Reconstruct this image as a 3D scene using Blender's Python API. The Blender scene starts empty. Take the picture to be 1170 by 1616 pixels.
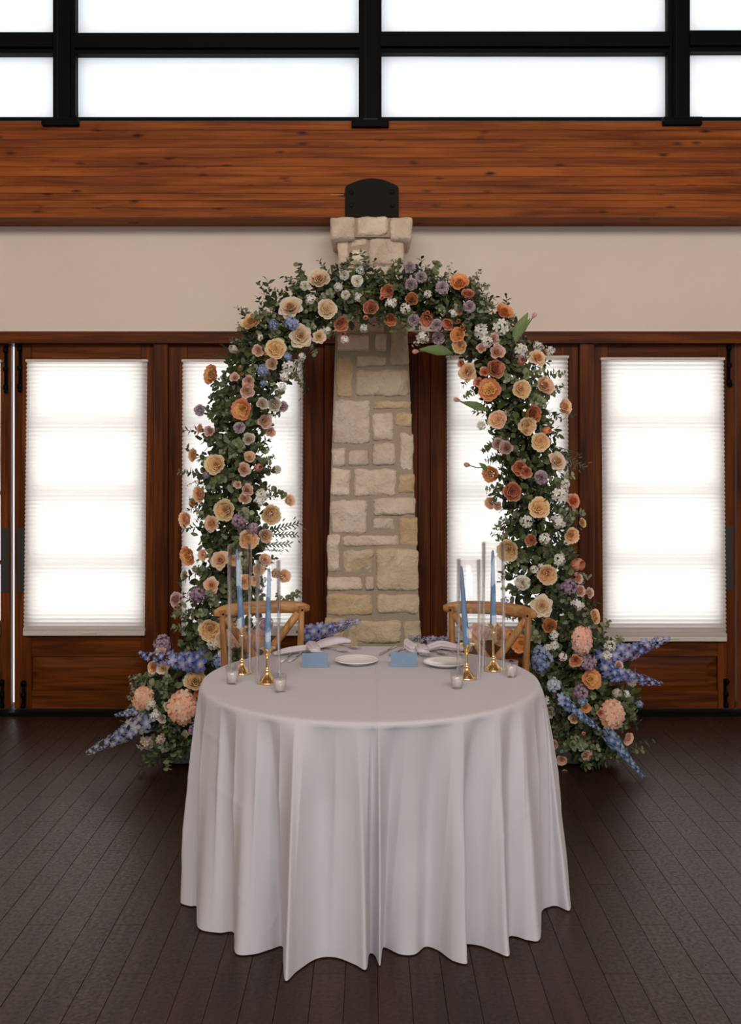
import bpy, bmesh, math, random
from mathutils import Vector, Matrix, noise
random.seed(11)
PI = math.pi
SC = bpy.context.scene
COL = SC.collection

# ------------------------------------------------------------------ camera
F = 1545.0; HC = 1.55; CX = 585.0; HY = 725.0          # focal (px), eye height, vanishing column, horizon row
cam = bpy.data.cameras.new('camera'); cam_o = bpy.data.objects.new('camera', cam); COL.objects.link(cam_o)
cam.sensor_fit = 'HORIZONTAL'; cam.sensor_width = 36.0; cam.lens = 36.0 * F / 1170.0
cam.shift_x = 0.0; cam.shift_y = -(808.0 - HY) / 1170.0
cam_o.location = (0, 0, HC); cam_o.rotation_euler = (PI / 2, 0, 0)
cam.clip_start = 0.05; cam.clip_end = 200
SC.camera = cam_o

# ------------------------------------------------------------------ world, light, exposure
w = bpy.data.worlds.new('overcast_sky'); SC.world = w; w.use_nodes = True
bg = w.node_tree.nodes['Background']; bg.inputs[0].default_value = (0.93, 0.965, 1.0, 1); bg.inputs[1].default_value = 1.85
SC.view_settings.view_transform = 'Standard'; SC.view_settings.look = 'None'
SC.view_settings.gamma = 1.0; SC.view_settings.exposure = 0.34; SC.view_settings.use_curve_mapping = False

def area(name, loc, target, sx, sy, power, color):
    l = bpy.data.lights.new(name, 'AREA'); l.shape = 'RECTANGLE'; l.size = sx; l.size_y = sy
    l.energy = power; l.color = color
    o = bpy.data.objects.new(name, l); COL.objects.link(o); o.location = loc
    o.rotation_euler = (Vector(target) - Vector(loc)).to_track_quat('-Z', 'Y').to_euler()
    return o
# added front fill lights, high and low behind the camera, for windows not built
area('high_fill_light', (0.0, -2.6, 4.75), (0, 4.6, 1.6), 7.0, 1.8, 370, (1.0, 0.965, 0.925))
area('rear_fill_light', (1.5, -4.7, 1.7), (0, 4, 1.0), 6.0, 1.8, 104, (0.84, 0.91, 1.0))

# ------------------------------------------------------------------ helpers
def P(px, py, d):
    return Vector(((px - CX) * d / F, d, HC - (py - HY) * d / F))
def PF(px, py, z=0.0):                                   # a pixel on the horizontal plane at height z
    d = F * (HC - z) / (py - HY)
    return Vector(((px - CX) * d / F, d, z))
def srgb(r, g, b):
    f = lambda c: (c / 255) / 12.92 if c / 255 <= 0.04045 else ((c / 255 + 0.055) / 1.055) ** 2.4
    return (f(r), f(g), f(b))
def mesh_obj(name, me, mat=None, parent=None):
    o = bpy.data.objects.new(name, me); COL.objects.link(o)
    if mat is not None and not me.materials: me.materials.append(mat)
    if parent is not None: o.parent = parent
    return o
def from_bm(name, bm, mat, parent=None, smooth=False, normals=True):
    me = bpy.data.meshes.new(name)
    if normals: bmesh.ops.recalc_face_normals(bm, faces=bm.faces[:])
    bm.to_mesh(me); bm.free()
    if smooth: me.polygons.foreach_set('use_smooth', [True] * len(me.polygons))
    return mesh_obj(name, me, mat, parent)
def empty(name, loc=(0, 0, 0), rz=0.0):
    o = bpy.data.objects.new(name, None); COL.objects.link(o); o.location = loc; o.rotation_euler = (0, 0, rz)
    o.empty_display_size = 0.1
    return o
def tag(o, label, cat, group=None):
    o['label'] = label; o['category'] = cat
    if group: o['group'] = group
    return o
def struct(o, label=None, cat=None):
    o['kind'] = 'structure'
    if label: o['label'] = label
    if cat: o['category'] = cat
    return o
def bm_box(bm, x0, x1, y0, y1, z0, z1, bev=0.0):
    r = bmesh.ops.create_cube(bm, size=1.0)
    M = Matrix.Translation(((x0+x1)/2, (y0+y1)/2, (z0+z1)/2)) @ Matrix.Diagonal((abs(x1-x0), abs(y1-y0), abs(z1-z0), 1))
    bmesh.ops.transform(bm, matrix=M, verts=r['verts'])
    if bev:
        es = list({e for v in r['verts'] for e in v.link_edges})
        bmesh.ops.bevel(bm, geom=es, offset=bev, segments=1, affect='EDGES')
def box(name, x0, x1, y0, y1, z0, z1, mat, parent=None, bev=0.0):
    bm = bmesh.new(); bm_box(bm, x0, x1, y0, y1, z0, z1, bev)
    return from_bm(name, bm, mat, parent)
def lathe_bm(bm, prof, n=28, M=None):
    rings = []
    for r, z in prof:
        if r < 1e-6: rings.append([bm.verts.new((0, 0, z))])
        else: rings.append([bm.verts.new((r*math.cos(2*PI*i/n), r*math.sin(2*PI*i/n), z)) for i in range(n)])
    for a, b in zip(rings, rings[1:]):
        if len(a) == 1 and len(b) == 1: continue
        for i in range(n):
            j = (i+1) % n
            if len(a) == 1: bm.faces.new((a[0], b[i], b[j]))
            elif len(b) == 1: bm.faces.new((a[i], a[j], b[0]))
            else: bm.faces.new((a[i], a[j], b[j], b[i]))
    if M is not None: bmesh.ops.transform(bm, matrix=M, verts=[v for r in rings for v in r])
def tube_bm(bm, pts, rads, n=8, flat=1.0, flatdir=None):
    pts = [Vector(p) for p in pts]; rings = []
    for i, p in enumerate(pts):
        t = (pts[min(i+1, len(pts)-1)] - pts[max(i-1, 0)]).normalized()
        ref = Vector(flatdir) if flatdir else (Vector((0, 0, 1)) if abs(t.z) < 0.9 else Vector((0, 1, 0)))
        a = t.cross(ref).normalized(); b = a.cross(t).normalized()
        r = rads[i] if isinstance(rads, (list, tuple)) else rads
        rings.append([bm.verts.new(p + a*(r*flat*math.cos(2*PI*k/n)) + b*(r*math.sin(2*PI*k/n))) for k in range(n)])
    for r0, r1 in zip(rings, rings[1:]):
        for k in range(n): bm.faces.new((r0[k], r0[(k+1) % n], r1[(k+1) % n], r1[k]))
    bm.faces.new(rings[0][::-1]); bm.faces.new(rings[-1])

# ------------------------------------------------------------------ materials
def new_mat(name):
    m = bpy.data.materials.new(name); m.use_nodes = True
    nt = m.node_tree; b = nt.nodes['Principled BSDF']
    return m, nt, b
def N(nt, kind, **kw):
    n = nt.nodes.new(kind)
    for k, v in kw.items(): setattr(n, k, v)
    return n
def plain(name, col, rough=0.5, metal=0.0, bump=0.0, bscale=60.0, spec=0.5):
    m, nt, b = new_mat(name)
    b.inputs['Base Color'].default_value = (*col, 1); b.inputs['Roughness'].default_value = rough
    b.inputs['Metallic'].default_value = metal; b.inputs['Specular IOR Level'].default_value = spec
    tc = N(nt, 'ShaderNodeTexCoord'); nz = N(nt, 'ShaderNodeTexNoise'); nz.inputs['Scale'].default_value = bscale
    nt.links.new(tc.outputs['Object'], nz.inputs['Vector'])
    mx = N(nt, 'ShaderNodeMix', data_type='RGBA'); mx.inputs[6].default_value = (*[c*0.88 for c in col], 1); mx.inputs[7].default_value = (*[min(1, c*1.1) for c in col], 1)
    nt.links.new(nz.outputs[0], mx.inputs[0]); nt.links.new(mx.outputs[2], b.inputs['Base Color'])
    if bump:
        bp = N(nt, 'ShaderNodeBump'); bp.inputs['Strength'].default_value = bump; bp.inputs['Distance'].default_value = 0.005
        nt.links.new(nz.outputs[0], bp.inputs['Height']); nt.links.new(bp.outputs[0], b.inputs['Normal'])
    return m
def wood(name, dark, mid, light, axis='X', scale=1.0, rough=0.4, knots=False, tone=0.25, spec=0.4, coat=0.0):
    m, nt, b = new_mat(name); L = nt.links.new
    tc = N(nt, 'ShaderNodeTexCoord'); oi = N(nt, 'ShaderNodeObjectInfo')
    off = N(nt, 'ShaderNodeVectorMath', operation='MULTIPLY_ADD')
    cmb = N(nt, 'ShaderNodeCombineXYZ')
    for i in range(3): L(oi.outputs['Random'], cmb.inputs[i])
    L(cmb.outputs[0], off.inputs[0]); off.inputs[1].default_value = (37, 23, 51); L(tc.outputs['Object'], off.inputs[2])
    mp = N(nt, 'ShaderNodeMapping'); s = {'X': (1.2, 26, 26), 'Y': (26, 1.2, 26), 'Z': (26, 26, 1.2)}[axis]
    mp.inputs['Scale'].default_value = [v*scale for v in s]; L(off.outputs[0], mp.inputs['Vector'])
    n1 = N(nt, 'ShaderNodeTexNoise'); n1.inputs['Scale'].default_value = 1.0; n1.inputs['Detail'].default_value = 6; n1.inputs['Distortion'].default_value = 0.6
    L(mp.outputs[0], n1.inputs['Vector'])
    n2 = N(nt, 'ShaderNodeTexNoise'); n2.inputs['Scale'].default_value = 1.4; n2.inputs['Detail'].default_value = 2
    L(off.outputs[0], n2.inputs['Vector'])
    mp3 = N(nt, 'ShaderNodeMapping'); mp3.inputs['Scale'].default_value = [v*scale*5 for v in s]; L(off.outputs[0], mp3.inputs['Vector'])
    n3 = N(nt, 'ShaderNodeTexNoise'); n3.inputs['Scale'].default_value = 1.0; n3.inputs['Detail'].default_value = 3; L(mp3.outputs[0], n3.inputs['Vector'])
    ad = N(nt, 'ShaderNodeMath', operation='MULTIPLY_ADD'); L(n3.outputs[0], ad.inputs[0]); ad.inputs[1].default_value = 0.35; L(n1.outputs[0], ad.inputs[2])
    ad2 = N(nt, 'ShaderNodeMath', operation='MULTIPLY_ADD'); L(n2.outputs[0], ad2.inputs[0]); ad2.inputs[1].default_value = 0.3; L(ad.outputs[0], ad2.inputs[2])
    rp = N(nt, 'ShaderNodeValToRGB'); L(ad2.outputs[0], rp.inputs[0])
    e = rp.color_ramp.elements; e[0].position = 0.55; e[0].color = (*dark, 1); e[1].position = 1.02; e[1].color = (*light, 1)
    x = e.new(0.78); x.color = (*mid, 1)
    out = rp.outputs[0]
    if knots:
        mk = N(nt, 'ShaderNodeMapping'); mk.inputs['Scale'].default_value = (4.5, 6, 13) if axis == 'X' else (15, 6, 3.2)
        L(off.outputs[0], mk.inputs['Vector'])
        vo = N(nt, 'ShaderNodeTexVoronoi'); vo.inputs['Scale'].default_value = 1.0; vo.inputs['Randomness'].default_value = 1.0; L(mk.outputs[0], vo.inputs['Vector'])
        dn = N(nt, 'ShaderNodeMath', operation='MULTIPLY_ADD'); L(n3.outputs[0], dn.inputs[0]); dn.inputs[1].default_value = 0.22; L(vo.outputs['Distance'], dn.inputs[2])
        kr = N(nt, 'ShaderNodeValToRGB'); L(dn.outputs[0], kr.inputs[0])
        kr.color_ramp.elements[0].position = 0.14; kr.color_ramp.elements[0].color = (1, 1, 1, 1)
        kr.color_ramp.elements[1].position = 0.30; kr.color_ramp.elements[1].color = (0, 0, 0, 1)
        km = N(nt, 'ShaderNodeMix', data_type='RGBA'); L(kr.outputs[0], km.inputs[0]); L(out, km.inputs[6]); km.inputs[7].default_value = (*[c*0.25 for c in dark], 1)
        out = km.outputs[2]
    hs = N(nt, 'ShaderNodeHueSaturation'); L(out, hs.inputs['Color'])
    mr = N(nt, 'ShaderNodeMapRange'); L(oi.outputs['Random'], mr.inputs[0]); mr.inputs[3].default_value = 1 - tone; mr.inputs[4].default_value = 1 + tone
    L(mr.outputs[0], hs.inputs['Value']); L(hs.outputs[0], b.inputs['Base Color'])
    b.inputs['Roughness'].default_value = rough; b.inputs['Specular IOR Level'].default_value = spec
    b.inputs['Coat Weight'].default_value = coat; b.inputs['Coat Roughness'].default_value = 0.25
    bp = N(nt, 'ShaderNodeBump'); bp.inputs['Strength'].default_value = 0.15; bp.inputs['Distance'].default_value = 0.002
    L(ad.outputs[0], bp.inputs['Height']); L(bp.outputs[0], b.inputs['Normal'])
    return m

M_beam = wood('glulam_wood', srgb(78, 34, 8), srgb(126, 62, 20), srgb(156, 84, 32), 'X', 1.0, 0.6, True, 0.06, 0.15)
dA, dB, dC = srgb(46, 21, 4), srgb(80, 38, 10), srgb(110, 56, 18)
M_wx = wood('door_wood_horizontal', dA, dB, dC, 'X', 1.0, 0.45, False, 0.08, 0.09)
M_wz = wood('door_wood_vertical', dA, dB, dC, 'Z', 1.0, 0.45, False, 0.08, 0.09)
M_chair = wood('chair_oak', srgb(104, 66, 34), srgb(150, 104, 60), srgb(184, 138, 88), 'X', 1.2, 0.45, False, 0.05)
M_chairz = wood('chair_oak_upright', srgb(104, 66, 34), srgb(150, 104, 60), srgb(184, 138, 88), 'Z', 1.2, 0.45, False, 0.05)
M_black = plain('black_metal', srgb(5, 6, 6), 0.6, 0.0, 0.05, 20, 0.08)
M_iron = plain('dark_iron_plate', srgb(22, 19, 16), 0.6, 0.0, 0.1, 14, 0.1)
M_bronze = plain('dark_bronze', srgb(52, 48, 42), 0.5, 0.5, 0.1, 40)
M_joint = plain('floor_joint_dark', srgb(20, 14, 11), 0.8)
M_ceiling = wood('ceiling_wood', srgb(80, 46, 24), srgb(130, 82, 46), srgb(160, 108, 66), 'Y', 0.6, 0.5)
M_mortar = plain('mortar', srgb(165, 148, 126), 0.95, 0, 0.6, 90)
M_candle = plain('blue_wax', srgb(98, 132, 166), 0.45, 0, 0.02, 30)
M_wax = plain('white_wax', srgb(238, 230, 222), 0.5)
M_china = plain('white_china', srgb(232, 230, 228), 0.12, 0, 0, 10)
M_card = plain('blue_card', srgb(116, 138, 162), 0.85, 0, 0.1, 200)
M_napkin = plain('lilac_white_napkin', srgb(212, 202, 208), 0.9, 0, 0.1, 160)
M_steel = plain('polished_steel', (0.62, 0.6, 0.58), 0.16, 1.0)
M_headrail = plain('shade_rail', srgb(205, 196, 184), 0.6)
M_stem = plain('green_stem', srgb(84, 98, 56), 0.6)
M_pot = plain('grey_pot', srgb(84, 80, 78), 0.7)

def gold():
    m, nt, b = new_mat('polished_gold'); b.inputs['Base Color'].default_value = (1.0, 0.75, 0.36, 1)
    b.inputs['Metallic'].default_value = 1; b.inputs['Roughness'].default_value = 0.13
    tc = N(nt, 'ShaderNodeTexCoord'); nz = N(nt, 'ShaderNodeTexNoise'); nz.inputs['Scale'].default_value = 30
    nt.links.new(tc.outputs['Object'], nz.inputs['Vector']); bp = N(nt, 'ShaderNodeBump'); bp.inputs['Strength'].default_value = 0.03
    nt.links.new(nz.outputs[0], bp.inputs['Height']); nt.links.new(bp.outputs[0], b.inputs['Normal'])
    return m
M_gold = gold()
def glass(name, tint=(0.96, 0.97, 0.97), lo=0.03, hi=0.75):
    m, nt, b = new_mat(name); nt.nodes.remove(b); L = nt.links.new
    out = nt.nodes['Material Output']; tr = N(nt, 'ShaderNodeBsdfTransparent'); tr.inputs[0].default_value = (*tint, 1)
    gl = N(nt, 'ShaderNodeBsdfGlossy'); gl.inputs['Roughness'].default_value = 0.03; gl.inputs[0].default_value = (0.95, 0.95, 0.95, 1)
    lw = N(nt, 'ShaderNodeLayerWeight'); lw.inputs[0].default_value = 0.22
    mr = N(nt, 'ShaderNodeMapRange'); mr.inputs[3].default_value = lo; mr.inputs[4].default_value = hi
    mx = N(nt, 'ShaderNodeMixShader'); L(lw.outputs['Fresnel'], mr.inputs[0]); L(mr.outputs[0], mx.inputs[0]); L(tr.outputs[0], mx.inputs[1]); L(gl.outputs[0], mx.inputs[2]); L(mx.outputs[0], out.inputs[0])
    return m
M_pane = glass('window_glass', (0.98, 0.985, 0.985), 0.02, 0.4)
M_cyl = glass('hurricane_glass', (0.985, 0.98, 0.98), 0.015, 0.5)

def fabric_translucent(name, refl, trans, weave=None):
    m, nt, b = new_mat(name); nt.nodes.remove(b); L = nt.links.new
    out = nt.nodes['Material Output']; d = N(nt, 'ShaderNodeBsdfDiffuse'); t = N(nt, 'ShaderNodeBsdfTranslucent'); a = N(nt, 'ShaderNodeAddShader')
    tc = N(nt, 'ShaderNodeTexCoord'); mp = N(nt, 'ShaderNodeMapping'); mp.inputs['Scale'].default_value = weave or (8, 8, 160)
    nz = N(nt, 'ShaderNodeTexNoise'); nz.inputs['Scale'].default_value = 1.0; nz.inputs['Detail'].default_value = 3
    L(tc.outputs['Object'], mp.inputs[0]); L(mp.outputs[0], nz.inputs['Vector'])
    for sh, c in ((d, refl), (t, trans)):
        mx = N(nt, 'ShaderNodeMix', data_type='RGBA'); mx.inputs[6].default_value = (*[v*0.985 for v in c], 1); mx.inputs[7].default_value = (*[min(1, v*1.015) for v in c], 1)
        L(nz.outputs[0], mx.inputs[0]); L(mx.outputs[2], sh.inputs[0])
    L(d.outputs[0], a.inputs[0]); L(t.outputs[0], a.inputs[1]); L(a.outputs[0], out.inputs[0])
    return m
M_shade = fabric_translucent('cellular_shade_fabric', (0.30, 0.28, 0.26), (0.66, 0.63, 0.595))
M_roller = fabric_translucent('roller_shade_fabric', (0.25, 0.25, 0.26), (0.60, 0.605, 0.61), (14, 14, 220))

def plaster():
    m, nt, b = new_mat('wall_plaster'); L = nt.links.new
    tc = N(nt, 'ShaderNodeTexCoord'); n1 = N(nt, 'ShaderNodeTexNoise'); n1.inputs['Scale'].default_value = 1.3; n1.inputs['Detail'].default_value = 4
    n2 = N(nt, 'ShaderNodeTexNoise'); n2.inputs['Scale'].default_value = 45; n2.inputs['Detail'].default_value = 4
    L(tc.outputs['Object'], n1.inputs['Vector']); L(tc.outputs['Object'], n2.inputs['Vector'])
    mx = N(nt, 'ShaderNodeMix', data_type='RGBA'); mx.inputs[6].default_value = (*srgb(214, 196, 180), 1); mx.inputs[7].default_value = (*srgb(232, 218, 204), 1)
    L(n1.outputs[0], mx.inputs[0]); L(mx.outputs[2], b.inputs['Base Color']); b.inputs['Roughness'].default_value = 0.9
    bp = N(nt, 'ShaderNodeBump'); bp.inputs['Strength'].default_value = 0.25; bp.inputs['Distance'].default_value = 0.004
    L(n2.outputs[0], bp.inputs['Height']); L(bp.outputs[0], b.inputs['Normal'])
    return m
M_plaster = plaster()
def stone_mat(name, c1, c2):
    m, nt, b = new_mat(name); L = nt.links.new
    tc = N(nt, 'ShaderNodeTexCoord'); oi = N(nt, 'ShaderNodeObjectInfo')
    n1 = N(nt, 'ShaderNodeTexNoise'); n1.inputs['Scale'].default_value = 9; n1.inputs['Detail'].default_value = 6; n1.inputs['Distortion'].default_value = 0.8
    n2 = N(nt, 'ShaderNodeTexNoise'); n2.inputs['Scale'].default_value = 55; n2.inputs['Detail'].default_value = 5
    for n in (n1, n2): L(tc.outputs['Object'], n.inputs['Vector'])
    mx = N(nt, 'ShaderNodeMix', data_type='RGBA'); mx.inputs[6].default_value = (*c1, 1); mx.inputs[7].default_value = (*c2, 1)
    rp = N(nt, 'ShaderNodeValToRGB'); rp.color_ramp.elements[0].position = 0.3; rp.color_ramp.elements[1].position = 0.7; L(n1.outputs[0], rp.inputs[0]); L(rp.outputs[0], mx.inputs[0])
    hs = N(nt, 'ShaderNodeHueSaturation'); L(mx.outputs[2], hs.inputs['Color'])
    mr = N(nt, 'ShaderNodeMapRange'); L(oi.outputs['Random'], mr.inputs[0]); mr.inputs[3].default_value = 0.88; mr.inputs[4].default_value = 1.08
    L(mr.outputs[0], hs.inputs['Value']); L(hs.outputs[0], b.inputs['Base Color']); b.inputs['Roughness'].default_value = 0.92
    ad = N(nt, 'ShaderNodeMath', operation='MULTIPLY_ADD'); L(n2.outputs[0], ad.inputs[0]); ad.inputs[1].default_value = 0.5; L(n1.outputs[0], ad.inputs[2])
    bp = N(nt, 'ShaderNodeBump'); bp.inputs['Strength'].default_value = 1.0; bp.inputs['Distance'].default_value = 0.02
    L(ad.outputs[0], bp.inputs['Height']); L(bp.outputs[0], b.inputs['Normal'])
    return m
M_stone = [stone_mat('pale_limestone', srgb(204, 182, 158), srgb(228, 210, 190)),
           stone_mat('yellow_limestone', srgb(196, 164, 120), srgb(220, 194, 158)),
           stone_mat('tan_limestone', srgb(190, 168, 138), srgb(218, 198, 170))]
def floor_mat():
    m = wood('dark_floor_wood', srgb(32, 17, 10), srgb(44, 25, 16), srgb(54, 32, 22), 'Y', 0.8, 0.36, False, 0.05, 0.36)
    nt = m.node_tree; b = nt.nodes['Principled BSDF']; L = nt.links.new
    tc = N(nt, 'ShaderNodeTexCoord'); nz = N(nt, 'ShaderNodeTexNoise'); nz.inputs['Scale'].default_value = 70; nz.inputs['Detail'].default_value = 4
    L(tc.outputs['Object'], nz.inputs['Vector']); mr = N(nt, 'ShaderNodeMapRange'); mr.inputs[1].default_value = .3; mr.inputs[2].default_value = .7
    mr.inputs[3].default_value = .26; mr.inputs[4].default_value = .56; L(nz.outputs[0], mr.inputs[0]); L(mr.outputs[0], b.inputs['Roughness'])
    bp = N(nt, 'ShaderNodeBump'); bp.inputs['Strength'].default_value = .35; bp.inputs['Distance'].default_value = .002
    L(nz.outputs[0], bp.inputs['Height']); L(bp.outputs[0], b.inputs['Normal'])
    return m
M_floor = floor_mat()
def cloth_mat():
    m, nt, b = new_mat('white_tablecloth'); L = nt.links.new
    b.inputs['Base Color'].default_value = (*srgb(194, 190, 194), 1); b.inputs['Roughness'].default_value = 0.85
    b.inputs['Sheen Weight'].default_value = 0.15; b.inputs['Specular IOR Level'].default_value = 0.2
    tc = N(nt, 'ShaderNodeTexCoord'); n1 = N(nt, 'ShaderNodeTexNoise'); n1.inputs['Scale'].default_value = 7; n1.inputs['Detail'].default_value = 3
    n2 = N(nt, 'ShaderNodeTexNoise'); n2.inputs['Scale'].default_value = 400
    L(tc.outputs['Object'], n1.inputs['Vector']); L(tc.outputs['Object'], n2.inputs['Vector'])
    ad = N(nt, 'ShaderNodeMath', operation='MULTIPLY_ADD'); L(n2.outputs[0], ad.inputs[0]); ad.inputs[1].default_value = 0.04; L(n1.outputs[0], ad.inputs[2])
    bp = N(nt, 'ShaderNodeBump'); bp.inputs['Strength'].default_value = 0.25; bp.inputs['Distance'].default_value = 0.006
    L(ad.outputs[0], bp.inputs['Height']); L(bp.outputs[0], b.inputs['Normal'])
    return m
M_cloth = cloth_mat()
def attr_mat(name, rough=0.6, trans=0.25, spec=0.3, var=0.12):
    m, nt, b = new_mat(name); L = nt.links.new
    at = N(nt, 'ShaderNodeAttribute', attribute_name='Col'); oi = N(nt, 'ShaderNodeObjectInfo')
    hs = N(nt, 'ShaderNodeHueSaturation'); mr = N(nt, 'ShaderNodeMapRange'); L(oi.outputs['Random'], mr.inputs[0]); mr.inputs[3].default_value = 1 - var; mr.inputs[4].default_value = 1 + var
    L(at.outputs['Color'], hs.inputs['Color']); L(mr.outputs[0], hs.inputs['Value'])
    L(hs.outputs[0], b.inputs['Base Color']); b.inputs['Roughness'].default_value = rough; b.inputs['Specular IOR Level'].default_value = spec
    t = N(nt, 'ShaderNodeBsdfTranslucent'); L(hs.outputs[0], t.inputs[0]); mx = N(nt, 'ShaderNodeMixShader'); mx.inputs[0].default_value = trans
    L(b.outputs[0], mx.inputs[1]); L(t.outputs[0], mx.inputs[2]); L(mx.outputs[0], nt.nodes['Material Output'].inputs[0])
    return m
M_petal = attr_mat('petal', 0.65, 0.42, 0.2, 0.07)
M_leaf = attr_mat('leaf', 0.5, 0.22, 0.35, 0.2)

# ------------------------------------------------------------------ room shell
YW = 5.93                                                # plaster face
o = box('wall_plaster_band', -5, 5, YW, 6.15, P(0, 523, YW).z, 3.30, M_plaster); o.name = 'wall_back'; struct(o)
struct(box('wall_left', -5.15, -5, -5, 6.15, 0, 5.2, M_plaster)); struct(box('wall_right', 5, 5.15, -5, 6.15, 0, 5.2, M_plaster))
struct(box('wall_rear', -5.15, 5.15, -5.15, -5, 0, 5.2, M_plaster))
struct(box('ceiling', -5.15, 5.15, -5.15, 6.15, 5.2, 5.3, M_ceiling))

# floor: single planks where the photo resolves them, the rest joined
floor = struct(box('floor', -5.15, 5.15, -5.15, 6.3, -0.05, -0.012, M_joint))
PWD = 0.0972; PLN = 0.93
bm = bmesh.new(); bm_box(bm, 0.0008, PWD - 0.0008, 0.0009, PLN - 0.0009, -0.012, 0.0, 0.0005)
bmesh.ops.recalc_face_normals(bm, faces=bm.faces[:]); plank_me = bpy.data.meshes.new('plank'); bm.to_mesh(plank_me); bm.free(); plank_me.materials.append(M_floor)
restbm = bmesh.new(); npl = 0
xoff = PF((655/3.9), 1342, 0).x                         # a joint line read off the photo
for c in range(-52, 52):
    x = xoff + c*PWD
    y = 3.88 - 0.31*((c) % 3) - 6*PLN - 3*PLN
    while y < 6.1:
        y1 = y + PLN
        if x > -5 and x < 4.95 and y1 > -5 and y1 < 6.9:
            vis = y1 > 2.62 and y < 6.0 and abs(x + PWD/2) < 0.385*min(y1, 6.0) + 0.06
            if vis and npl < 300:
                p = mesh_obj('plank', plank_me, None, floor); p.location = (x, y, 0); npl += 1
                if y1 > 6.25: p.scale.y = (6.25 - y)/PLN
            else:
                bm_box(restbm, x+0.0012, x+PWD-0.0012, max(y, -5)+0.0014, min(y1, 6.25)-0.0014, -0.012, 0.0)
        y = y1
ob = from_bm('plank_field', restbm, M_floor, floor); ob['kind'] = 'stuff'

# ------------------------------------------------------------------ beam
YB = 5.70
beam = tag(empty('timber_beam', (0, YB, 3.05)), 'long knotty glue-laminated timber beam across the room above the stone pillar', 'beam')
def child_world(o, parent):                              # meshes are made in world coordinates
    o.parent = parent; o.matrix_parent_inverse = Matrix.Translation(parent.location).inverted() if parent.rotation_euler.z == 0 else (Matrix.Translation(parent.location) @ Matrix.Rotation(parent.rotation_euler.z, 4, 'Z')).inverted()
    return o
ztop, zbot = P(0, 191.5, YB).z, P(0, 343, YB).z
rows = [191.5, 205, 220, 233, 249, 263, 278, 293, 305, 316, 328, 343]
for a, b in zip(rows, rows[1:]):
    d = random.uniform(-0.0012, 0.0012)
    child_world(box('lamination', -4.99, 4.99, YB + d, 5.925, P(0, b, YB).z + 0.0006, P(0, a, YB).z - 0.0006, M_beam, None, 0.0012), beam)
child_world(box('scrape_mark', P(521, 0, YB-.002).x, P(543, 0, YB-.002).x, YB-0.0028, YB-0.0013, P(0, 308, YB).z, P(0, 307, YB).z, plain('raw_wood', srgb(190, 130, 70), 0.7), None), beam)

# arched iron plate at the pillar head
plate = tag(empty('iron_plate', (0.01, YB - .016, P(0, 343, YB).z)), 'dark arched iron plate with four bolts on the beam above the pillar', 'plate')
bm = bmesh.new(); pts = []
yp = YB - 0.016
for px, py in [(545, 342), (545, 297)] + [(545 + 84*t, 294 - 12.5*math.sin(PI*t)**0.9) for t in [0.03, .12, .22, .32, .42, .5, .58, .68, .78, .88, .97]] + [(629.5, 297), (629.5, 342)]:
    pts.append(P(px, py, yp))
f0 = [bm.verts.new((p.x, yp, p.z)) for p in pts]; f1 = [bm.verts.new((p.x, YB - 0.0015, p.z)) for p in pts]
bm.faces.new(f0); bm.faces.new(f1[::-1])
for i in range(len(pts)): bm.faces.new((f0[i], f0[(i+1) % len(pts)], f1[(i+1) % len(pts)], f1[i]))
child_world(from_bm('plate_body', bm, M_iron), plate)
for px, py in ((555, 304), (555, 324), (619, 303), (619, 324)):
    bm = bmesh.new(); c = P(px, py, yp)
    lathe_bm(bm, [(0.019, 0), (0.019, 0.003), (0.012, 0.003), (0.012, 0.012), (0.008, 0.014), (0, 0.014)], 6 if 0 else 12, Matrix.Translation(c) @ Matrix.Rotation(PI/2, 4, 'X'))
    child_world(from_bm('bolt', bm, M_iron), plate)

# ------------------------------------------------------------------ clerestory windows
YC = 5.86
def pxbox(name, x0, y0, x1, y1, yf, yb, mat, parent=None, bev=0.0):
    a = P(x0, y1, yf); b = P(x1, y0, yf)
    return box(name, a.x, b.x, yf, yb, a.z, b.z, mat, parent, bev)
bays = [(-370, 84), (116.5, 568), (601, 1057), (1089, 1540)]
zc1 = P(0, -330, YC).z
for i, (mx0, mx1) in enumerate([(84, 116.5), (568, 601), (1057, 1089)]):
    a = P(mx0, 0, YC); b = P(mx1, 0, YC); z0 = P(0, 189, YC).z
    mu = struct(empty('trim_%d' % (i+1), ((a.x+b.x)/2, YC, z0)))
    child_world(box('mullion', a.x+.018, b.x-.018, YC-0.02, 6.02, z0, zc1, M_black), mu)
    child_world(box('mullion_flange', a.x, b.x, YC, 6.0, z0, zc1, M_black), mu)
    child_world(box('mullion_slot', (a.x+b.x)/2-.03, (a.x+b.x)/2-.024, YC-0.026, YC-0.02, z0, zc1, M_iron), mu)
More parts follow.
